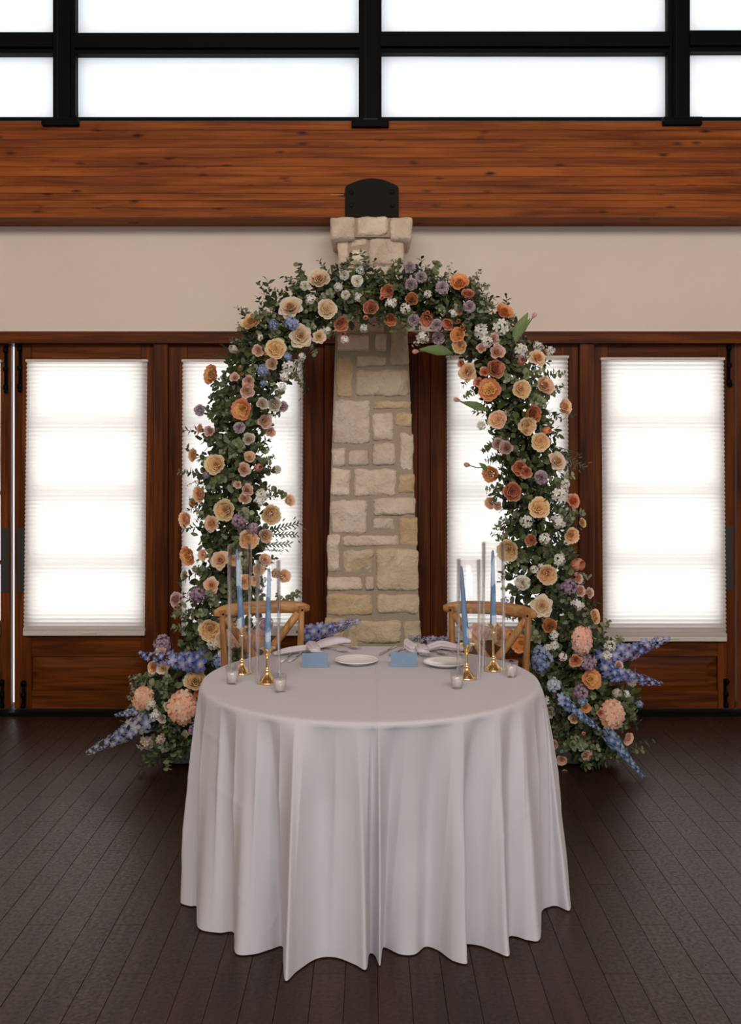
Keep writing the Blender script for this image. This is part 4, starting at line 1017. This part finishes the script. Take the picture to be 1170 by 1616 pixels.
def place(kind, colr, px, py, dpx, asp=None, extra=0.0, who=None):
    par, poly, yc = which(px, py)
    p0 = P(px, py, yc); d, c, R = near(poly, Vector((p0.x, p0.z)))
    depth = math.sqrt(max(R*R-d*d, 0))*0.85 if d < R else 0
    y = yc-depth-0.035-extra
    loc = P(px, py, y); out = Vector((p0.x-c.x, 0, p0.z-c.y))/max(R, .05)
    ax = out*0.65+Vector((0, -1, 0.12))+Vector((random.gauss(0, .16), 0, random.gauss(0, .16))); ax.normalize()
    q = ax.to_track_quat('Z', 'Y'); q = q @ Matrix.Rotation(random.uniform(0, 6.28), 3, 'Z').to_quaternion()
    r = dpx*y/F/2
    eff = {'garden': 1.02, 'pointed': .98, 'cabbage': .86, 'ranunculus': .86, 'carnation': .98, 'cluster': .98, 'petals': 1.1, 'bud': .62}[kind]
    sc = r/eff
    if asp: # taller clusters
        q = ax.to_track_quat('Z', 'Y'); scv = (sc, sc*asp, sc*.9)
    else: scv = sc
    loc = loc + Vector((0, 1, 0))*sc*0.25
    nm = NAME[kind]
    if kind == 'cluster': nm = {'hydpeach': 'hydrangea', 'hydpink': 'hydrangea', 'blue': 'hydrangea', 'lilac': 'lilac', 'white': 'blossom_cluster', 'bluewhite': 'starry_blossom', 'paleblue': 'hydrangea'}[colr]
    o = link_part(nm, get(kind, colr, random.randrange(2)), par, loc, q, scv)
    FLW.append((px, py, dpx/2)); return o
Acr = (260, 390, 3.441); Bcr = (560, 390, 3.079); Ccr = (260, 680, 3.441); Dcr = (660, 680, 3.441); Ecr = (130, 940, 3.162); Fcr = (740, 940, 3.441)
g, pt, cb, ra, ca_, cl_, pe, bu = 'garden', 'pointed', 'cabbage', 'ranunculus', 'carnation', 'cluster', 'petals', 'bud'
DATA = {
Acr: [(838,165,g,'cream',125),(680,325,pt,'cream',140),(882,333,g,'cream',112),(466,402,g,'yellowcream',125),(740,482,pt,'cream',130),(840,485,pt,'cream',80),(603,550,g,'yellowcream',118),(250,690,g,'coraledge',112),
 (416,880,g,'coraledge',122),(505,562,ra,'blush',62),(582,632,ra,'blush',66),(378,705,ra,'blush',52),(455,730,ra,'blush',66),(448,778,ra,'blush',78),(545,945,ra,'blush',80),(575,1005,ra,'blush',55),(190,885,ca_,'lavender',66),
 (405,980,ca_,'lavender',66),(640,865,ca_,'lavender',62),(530,850,ra,'white4',62),(595,855,ra,'white4',74),(240,1000,ra,'blush',58),(190,985,ra,'blush',48),(375,555,bu,'blushw',50),(762,208,ca_,'white',56),(975,152,ca_,'white',56),
 (1045,182,ca_,'white',70),(982,258,ca_,'white',52),(960,415,cb,'coral',84),(970,468,bu,'coral',34),(1118,325,cb,'coral',84),(1093,378,bu,'coral',30),(690,410,cl_,'blue',84),(590,420,cl_,'blue',60),(668,595,cl_,'blue',46),
 (530,668,cl_,'blue',68),(535,738,cl_,'blue',40),(675,645,pe,'white',70),(790,285,pe,'white',60),(945,215,pe,'white',55),(1050,270,pe,'white',50),(1060,120,pe,'white',55),(980,500,pe,'white',48),(1080,440,pe,'white',50),(885,450,pe,'white',45),
 (650,700,pe,'white',60),(635,765,pe,'white',50),(745,590,pe,'white',45),(520,490,pe,'white',40),(420,690,bu,'coral',22),(410,650,bu,'coral',20),(548,580,bu,'coral',22)],
Bcr: [(160,213,cb,'coral',70),(278,250,cb,'orange',64),(175,352,cb,'orange',64),(352,352,cb,'coral',74),(453,372,cb,'coral',62),(355,318,bu,'coral',28),(130,245,bu,'coral',26),(52,340,bu,'coral',26),(287,352,ca_,'lavender',60),
 (397,378,ca_,'lavender',62),(407,442,ca_,'lavender',64),(267,98,ca_,'lavender',62),(322,145,ca_,'lavender',60),(275,180,ca_,'lavender',64),(425,195,ca_,'lavender',66),(558,288,ca_,'lavender',62),(510,165,g,'apricot',98),(553,224,cb,'coral',64),
 (500,425,g,'apricot',76),(510,480,g,'peach',76),(523,393,bu,'orange',30),(505,358,bu,'orange',26),(506,322,bu,'orange',26),(730,310,g,'apricot',98),(695,505,ra,'blush',74),(678,445,ra,'blush',52),(618,490,ra,'blush',46),
 (690,588,cb,'coral',92),(632,605,ra,'coral',48),(548,605,pt,'peach',96),(657,690,g,'coraledge',116),(815,690,g,'yellowcream',96),(893,535,pt,'blushpeach',92),(930,670,g,'blushpeach',100),(810,555,bu,'pink',46),(1025,775,g,'blushpeach',88),
 (872,810,cb,'orange',86),(842,868,g,'yellowcream',92),(697,838,g,'blushpeach',94),(932,890,bu,'orange',42),(20,165,ca_,'white',1),(178,270,pe,'white',60),(250,300,pe,'white',56),(330,430,pe,'white',62),(355,230,pe,'white',40),(715,385,pe,'white',84),
 (615,410,pe,'white',84),(640,455,pe,'white',70),(808,500,pe,'white',74),(890,480,pe,'white',52),(950,505,pe,'white',44),(615,865,pe,'white',50),(480,320,pe,'white',44),(600,655,ra,'coral',46),(520,568,ra,'coral',42)],
Ccr: [(152,132,g,'peach',76),(270,182,g,'yellowcream',118),(432,208,ra,'blush',72),(460,140,g,'blushpeach',66),(505,200,bu,'pink',50),(395,292,ra,'blush',42),(450,320,ra,'blush',64),(435,365,ra,'blush',64),(185,345,g,'peach',94),(150,392,g,'apricot',52),
 (322,432,g,'yellowcream',122),(108,482,g,'peach',92),(250,505,pt,'blushpeach',96),(578,458,g,'yellowcream',114),(680,378,g,'blushpeach',68),(455,592,g,'peach',112),(548,570,ra,'blushpeach',74),(122,682,g,'coraledge',108),(205,675,g,'blushpeach',64),
 (298,703,pt,'blushpeach',108),(250,842,pt,'blushpeach',92),(105,785,ra,'white4',56),(610,210,ca_,'white',48),(455,42,ra,'white4',66),(525,350,pe,'white',76),(515,385,pe,'white',60),(400,490,cl_,'lilac',92),(480,530,cl_,'lilac',74),
 (225,240,cl_,'lilac',46),(175,890,cl_,'lilac',96),(55,915,pt,'mauve',86),(650,790,g,'blushpeach',78),(545,700,g,'blushpeach',72),(435,820,g,'peach',86),(490,815,g,'peach',62),(374,703,g,'peach',64),(600,775,g,'blushpeach',56),(75,960,ra,'mauve',30)],
Dcr: [(668,60,g,'yellowcream',106),(435,70,ra,'mauve',64),(478,92,ra,'mauve',76),(592,-4,g,'yellowcream',66),(760,165,pt,'cream',115),(395,235,g,'apricot',98),(553,205,cb,'coral',84),(590,225,ra,'coral',66),(670,252,ca_,'lavender',78),
 (515,333,cb,'coral',104),(395,392,g,'blushpeach',70),(432,408,ra,'blushpeach',50),(662,418,g,'yellowcream',122),(770,345,pe,'white',82),(800,290,pe,'white',52),(848,380,pt,'coral',90),(595,490,pe,'white',74),(765,495,pe,'white',84),
 (895,500,g,'peach',56),(838,570,g,'peach',92),(615,595,cb,'coral',66),(690,590,pe,'white',66),(490,652,g,'yellowcream',126),(865,728,bu,'coral',76),(770,695,pe,'white',72),(705,785,g,'peach',114),(630,755,pe,'white',46),(670,733,pe,'white',32),
 (570,825,ca_,'white',86),(820,850,cl_,'lilac',96),(885,872,ra,'blush',64),(935,880,ra,'blush',58),(875,805,ra,'blush',54),(675,955,pt,'cream',124),(870,945,pe,'white',72),(962,1000,g,'peach',64),(475,930,cl_,'blue',60),(860,780,bu,'pink',30)],
Ecr: [(560,425,g,'yellowcream',114),(635,175,g,'yellowcream',118),(500,560,cl_,'hydpeach',160,1.15),(300,520,cl_,'hydpeach',112,1.2),(575,495,bu,'orange',44),(585,578,ra,'coral',50),(350,360,g,'peach',66),(400,365,pt,'cream',66),(650,240,pe,'white',58),
 (690,215,g,'cream',62),(430,555,ra,'white4',52),(345,545,pe,'white',54),(360,600,pe,'white',60),(395,615,ra,'white4',46),(400,240,cl_,'lilac',92),(690,330,cl_,'blue',92),(390,278,g,'yellowcream',58),(320,735,pe,'pinkwhite',82),(390,720,pe,'pinkwhite',52),
 (560,670,cl_,'lilac',70),(695,290,pe,'white',50),(330,560,pe,'white',30)],
Fcr: [(440,163,cb,'orange',80),(692,125,g,'peach',64),(622,245,cl_,'hydpink',126,1.35),(465,215,pe,'white',56),(465,272,pe,'white',56),(430,280,pe,'white',42),(512,330,pe,'white',50),(395,350,cl_,'blue',136,1.15),(650,372,cl_,'lilac',100),
 (582,355,ra,'coral',68),(672,458,g,'coraledge',112),(610,530,cl_,'lilac',92),(465,485,cl_,'bluewhite',86),(785,650,cl_,'hydpeach',146,1.25),(458,812,g,'blush',64),(505,897,g,'blush',62),(642,870,g,'blush',60),(525,972,g,'blush',64),
 (870,780,g,'blush',74),(625,748,bu,'coral',26),(638,612,g,'apricot',60),(570,670,ra,'blushpeach',52),(410,575,pe,'white',70),(440,635,ra,'white4',66),(770,275,pe,'white',62),(755,330,pe,'white',52),(890,465,pe,'white',64),(805,530,bu,'white4',54),
 (860,535,pe,'white',42),(820,380,ra,'blush',52),(930,590,cl_,'paleblue',42),(280,262,g,'apricot',108),(225,215,g,'coraledge',70),(620,575,cl_,'paleblue',60),(770,770,cl_,'blue',46),(720,640,ra,'coral',44)],
}
PAL['white4'] = (srgb(226, 212, 180), srgb(238, 228, 206), srgb(240, 234, 220), srgb(244, 238, 228)); PAL['blushw'] = PAL['white4']; PAL['pink'] = (srgb(220, 140, 120), srgb(232, 164, 144), srgb(238, 176, 158), srgb(240, 190, 176))
PAL['pinkwhite'] = (srgb(170, 150, 110), srgb(226, 206, 192))
for (ox, oy, sc_), rows_ in DATA.items():
    for r_ in rows_:
        if r_[4] < 5: continue
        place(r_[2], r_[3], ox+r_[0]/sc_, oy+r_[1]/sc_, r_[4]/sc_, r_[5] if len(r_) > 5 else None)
# blooms seen between the chair and the glass at left
for x, y, k, c, dd in ((372, 1005, cl_, 'hydpeach', 40), (402, 1010, cl_, 'hydpink', 34), (350, 1012, g, 'yellowcream', 24), (418, 985, cl_, 'lilac', 26), (408, 900, g, 'blushpeach', 20)): place(k, c, x, y, dd)
for x, y, k, c, dd in ((756, 1000, cl_, 'hydpink', 34), (790, 1005, pt, 'coraledge', 34), (815, 905, g, 'coral', 1)):
    if dd > 5: place(k, c, x, y, dd)

# delphinium spikes: base pixel, tip pixel, distance, colour
def spike(crop, a, b, col, y0, y1, par, fat=1.0):
    ox, oy, sc_ = crop; A = P(ox+a[0]/sc_, oy+a[1]/sc_, y0); B = P(ox+b[0]/sc_, oy+b[1]/sc_, y1); d = B-A; L0 = d.length
    q = d.normalized().to_track_quat('Z', 'Y'); o = link_part('delphinium', get('spike', col, random.randrange(2)), par, A, q, (L0*fat, L0*fat, L0)); return o
spike(Fcr, (690, 365), (1105, 244), 'blue', 4.86, 4.80, rfl, 1.0)
spike(Fcr, (700, 400), (1050, 495), 'blue', 4.80, 4.72, rfl, 1.0)
spike(Fcr, (470, 540), (712, 742), 'paleblue', 4.72, 4.66, rfl, .85)
spike(Fcr, (740, 730), (952, 1000), 'paleblue', 4.72, 4.72, rfl, .75)
spike(Ecr, (620, 335), (285, 300), 'blue', 4.84, 4.80, lfl, 1.3)
spike(Ecr, (350, 610), (30, 790), 'whiteblue', 4.82, 4.78, lfl, 1.1)
spike(Ecr, (320, 560), (165, 600), 'whiteblue', 4.86, 4.84, lfl, 1.3)
spike(Ecr, (1080, 205), (1390, 135), 'blue', 4.98, 4.9, arch, 1.0)
spike((330, 840, 2.2075), (880, 395), (690, 368), 'whiteblue', 5.02, 4.95, arch, 1.0)
spike(Ecr, (570, 700), (560, 600), 'blue', 4.80, 4.80, lfl, 1.6)

# tulips with their broad leaves
def tulip(crop, bud, stem_end, leaves, y, par):
    ox, oy, sc_ = crop; q3 = lambda p, yy=y: P(ox+p[0]/sc_, oy+p[1]/sc_, yy)
    B = q3(bud); S = q3(stem_end, y+.03); d = (B-S).normalized()
    o = link_part('tulip', get('bud', 'pink' if bud[0] < 600 else 'blushw2', 0), par, B, d.to_track_quat('Z', 'Y'), .021)
    bm = bmesh.new(); tube_bm(bm, [tuple(S-B), tuple((S-B)*.5+Vector((0, 0, -.006))), (0, 0, -.0)], [.003, .0028, .0028], 6)
    st = from_bm('stem', bm, M_stem, None, True); st.parent = o; st.matrix_parent_inverse = Matrix.LocRotScale(Vector((0, 0, 0)), o.rotation_quaternion, o.scale).inverted()
    for a, b, w_ in leaves:
        a3, b3 = q3(a, y+.02), q3(b, y-.02); mb = MB(); ln = (b3-a3).length; wd = w_/sc_*y/F/2
        leaf_blade(mb, Vector((0, 0, 0)), (b3-a3), Vector((0, -1, .35)), ln, wd, srgb(104, 124, 66), random.Random(3), True, 4, .35)
        o = link_part('tulip_leaf', mb.mesh('tulip_leaf', M_leaf), par, a3, Matrix.Identity(3).to_quaternion(), 1)
PAL['blushw2'] = (srgb(240, 200, 180), srgb(244, 214, 200), srgb(246, 220, 210), srgb(244, 206, 200))
tulip(Bcr, (297, 507), (470, 490), [((475, 515), (322, 485), 60)], 4.97, arch)
tulip(Bcr, (497, 742), (660, 790), [((650, 795), (525, 745), 46)], 4.95, arch)
tulip(Bcr, (872, 332), (790, 450), [((770, 460), (840, 318), 60), ((790, 440), (850, 345), 36)], 5.0, arch)
tulip(Dcr, (268, 185), (370, 200), [((375, 215), (340, 175), 34)], 4.95, arch)

# ------------------------------------------------------------------ greenery
SP = {k: [sprig_mesh(k, 40+i*7+len(k)).mesh(k+'_sprig', M_leaf) for i in range(5)] for k in ('eucalyptus', 'ruscus', 'fern', 'blossom')}
def put_sprig(kind, base, d, scale, par):
    q = d.normalized().to_track_quat('Z', 'Y') @ Matrix.Rotation(random.uniform(0, 6.28), 3, 'Z').to_quaternion()
    return link_part(kind+'_sprig', random.choice(SP[kind]), par, base, q, scale)
def along(poly, t):
    L0 = [0]
    for i in range(len(poly)-1): L0.append(L0[-1]+(poly[i+1][0]-poly[i][0]).length)
    s_ = t*L0[-1]
    for i in range(len(poly)-1):
        if s_ <= L0[i+1]+1e-9:
            u = (s_-L0[i])/(L0[i+1]-L0[i]); return poly[i][0].lerp(poly[i+1][0], u), poly[i][1]+(poly[i+1][1]-poly[i][1])*u, (poly[i+1][0]-poly[i][0]).normalized()
    return poly[-1][0], poly[-1][1], (poly[-1][0]-poly[-2][0]).normalized()
def hits_flower(p):
    px = CX+p.x*F/p.y; py = HY+(HC-p.z)*F/p.y
    return any((px-a)**2+(py-b)**2 < (r*.9)**2 for a, b, r in FLW)
def green(poly, yc, par, n_e, n_r, n_core, name, tseq=None, ground=False):
    for kind, n in (('eucalyptus', n_e), ('ruscus', n_r)):
        for i in range(n):
            t = (i+random.random())/n
            for tr in range(14):
                c, R, tg = along(poly, t); nrm = Vector((-tg.y, tg.x))
                a = random.uniform(-1.2, 1.2)*PI/2*1.1     # around the tube, 0 = to the camera
                rad = R*random.uniform(.40, .78)*(1-.18*abs(math.sin(a)))
                off = Vector((nrm.x*math.sin(a)*rad, -math.cos(a)*rad*.9, nrm.y*math.sin(a)*rad))
                base = Vector((c.x, yc, c.y))+off
                d = Vector((nrm.x*math.sin(a), -math.cos(a)*.55, nrm.y*math.sin(a)))*1.0+Vector((tg.x, 0, tg.y))*random.uniform(-.9, .9)+Vector((0, 0, random.uniform(-.25, .35)))
                d.normalize(); sc_ = random.uniform(.48, .8)*(1 if R > .15 else .85)
                tip = base+d*.17*sc_
                if ground and (base.z < .04 or tip.z < .02): continue
                if tip.z < .04: continue
                if not hits_flower(tip) or tr > 11: break
            else: continue
            put_sprig(kind, base, d, sc_, par)
    mb = MB(); rnd = random.Random(len(poly)*31+n_core)
    for i in range(n_core):
        c, R, tg = along(poly, rnd.random()); nrm = Vector((-tg.y, tg.x)); a = rnd.uniform(0, 2*PI); rr = R*math.sqrt(rnd.random())*rnd.uniform(.55, .92)
        p = Vector((c.x+nrm.x*math.sin(a)*rr, yc-math.cos(a)*rr*.85, c.y+nrm.y*math.sin(a)*rr))
        if p.z < 0.03: continue
        d = Vector((rnd.gauss(0, 1), rnd.gauss(0, 1), rnd.gauss(0, 1))).normalized()
        if p.z < .07 and d.z < 0: d.z = -d.z
        ln = rnd.uniform(.028, .052); c_ = rnd.choice(DARK+OLIVE+SAGE)
        t = d.orthogonal().normalized(); w_ = ln*rnd.choice((.3, .42, .48)); n_ = t.cross(d)
        rows = [[p-t*w_*.2, p+t*w_*.2], [p+d*ln*.4-t*w_+n_*.003, p+d*ln*.4+t*w_+n_*.003], [p+d*ln*.8-t*w_*.7, p+d*ln*.8+t*w_*.7], [p+d*ln-t*w_*.1, p+d*ln+t*w_*.1]]
        c_ = jit(c_, rnd, .15); mb.grid(rows, [[c_]*2]*4)
    me = mb.mesh('foliage', M_leaf, False); o = mesh_obj('foliage', me, None, par); o.location = -par.location; o['kind'] = 'stuff'
green(A_W, YA, arch, 215, 130, 11500, 'arch')
green(L_W, 4.98, lfl, 34, 18, 2300, 'left', ground=True)
green(R_W, 4.98, rfl, 44, 26, 3600, 'right', ground=True)
# sprigs that make the outline: crop, base, tip, kind
OUT = [(Acr, (575, 330), (572, 185), 'ruscus'), (Acr, (560, 300), (530, 190), 'ruscus'), (Acr, (600, 290), (670, 225), 'ruscus'), (Acr, (450, 400), (400, 325), 'ruscus'), (Acr, (740, 230), (735, 100), 'eucalyptus'), (Acr, (900, 150), (985, 65), 'ruscus'),
 (Acr, (890, 150), (845, 75), 'ruscus'), (Acr, (1060, 150), (1120, 90), 'ruscus'), (Acr, (330, 590), (215, 590), 'fern'), (Acr, (350, 560), (290, 520), 'fern'), (Acr, (745, 600), (755, 800), 'fern'), (Acr, (700, 690), (735, 745), 'eucalyptus'),
 (Bcr, (240, 170), (185, 60), 'blossom'), (Bcr, (450, 190), (462, 85), 'blossom'), (Bcr, (420, 190), (395, 140), 'blossom'), (Bcr, (560, 290), (625, 240), 'ruscus'), (Bcr, (620, 340), (645, 230), 'eucalyptus'), (Bcr, (380, 440), (290, 470), 'blossom'),
 (Bcr, (130, 170), (95, 110), 'ruscus'), (Bcr, (930, 620), (1015, 605), 'eucalyptus'), (Bcr, (880, 480), (970, 500), 'blossom'), (Bcr, (560, 620), (525, 665), 'ruscus'), (Bcr, (950, 800), (1010, 850), 'ruscus'), (Bcr, (1000, 790), (1065, 815), 'fern'),
 (Ccr, (180, 230), (85, 205), 'eucalyptus'), (Ccr, (200, 260), (120, 300), 'fern'), (Ccr, (500, 230), (600, 215), 'ruscus'), (Ccr, (540, 310), (650, 345), 'eucalyptus'), (Ccr, (520, 160), (560, 150), 'eucalyptus'), (Ccr, (560, 540), (730, 510), 'fern'),
 (Ccr, (560, 560), (715, 570), 'fern'), (Ccr, (510, 620), (680, 610), 'fern'), (Ccr, (510, 640), (630, 660), 'fern'), (Ccr, (650, 930), (735, 880), 'eucalyptus'), (Ccr, (640, 940), (600, 890), 'eucalyptus'), (Ccr, (100, 940), (30, 990), 'eucalyptus'), (Ccr, (200, 960), (100, 1000), 'ruscus'),
 (Dcr, (760, 120), (905, 190), 'fern'), (Dcr, (770, 90), (880, 120), 'fern'), (Dcr, (420, 330), (415, 400), 'ruscus'), (Dcr, (480, 480), (410, 510), 'eucalyptus'), (Dcr, (480, 560), (435, 590), 'eucalyptus'), (Dcr, (840, 440), (880, 460), 'fern'), (Dcr, (830, 620), (850, 680), 'fern'),
 (Fcr, (850, 620), (935, 570), 'ruscus'), (Fcr, (860, 800), (995, 790), 'ruscus'), (Fcr, (860, 830), (970, 820), 'eucalyptus'), (Fcr, (620, 930), (740, 985), 'eucalyptus'), (Fcr, (640, 280), (690, 240), 'ruscus'), (Fcr, (480, 430), (510, 400), 'ruscus'),
 (Ecr, (370, 460), (265, 420), 'eucalyptus'), (Ecr, (400, 720), (280, 830), 'eucalyptus'), (Ecr, (420, 740), (340, 840), 'ruscus'), (Ecr, (440, 740), (440, 860), 'eucalyptus'), (Ecr, (500, 690), (520, 800), 'ruscus'), (Ecr, (90, 730), (35, 790), 'fern')]
for (ox, oy, sc_), a, b, kind in OUT:
    px, py = ox+a[0]/sc_, oy+a[1]/sc_; par, poly, yc = which(px, py)
    y = yc-.10; A = P(px, py, y); B = P(ox+b[0]/sc_, oy+b[1]/sc_, y-.03)
    if B.z < .02: B.z = .02
    d = B-A; put_sprig(kind, A-d*.25, d, max(.35, d.length*1.25/.17), par)

# the arch frame and the pots at its feet
fp = [(c.x, YA+.02, c.y) for c, R in A_W]
fp[0] = (fp[0][0], YA+.02, 0.012); fp[-1] = (fp[-1][0], YA+.02, 0.012)
for dy in (-.05, .07):
    bm = bmesh.new(); tube_bm(bm, [(x, y+dy, z) for x, y, z in fp], .009, 8); child_world(from_bm('frame_hoop', bm, M_black, None, True), arch)
for x in (fp[0][0], fp[-1][0]):
    child_world(box('base_plate', x-.13, x+.13, YA-.12, YA+.2, 0, .012, M_black, None, .002), arch)
for par, x in ((lfl, P(288, 0, 4.98).x), (rfl, P(905, 0, 4.98).x)):
    bm = bmesh.new(); lathe_bm(bm, [(0, 0), (.085, 0), (.10, .01), (.115, .10), (.108, .10), (.09, .08), (0, .08)], 28, Matrix.Translation((x, 5.02, 0.013)))
    child_world(from_bm('pot', bm, M_pot, None, True), par)
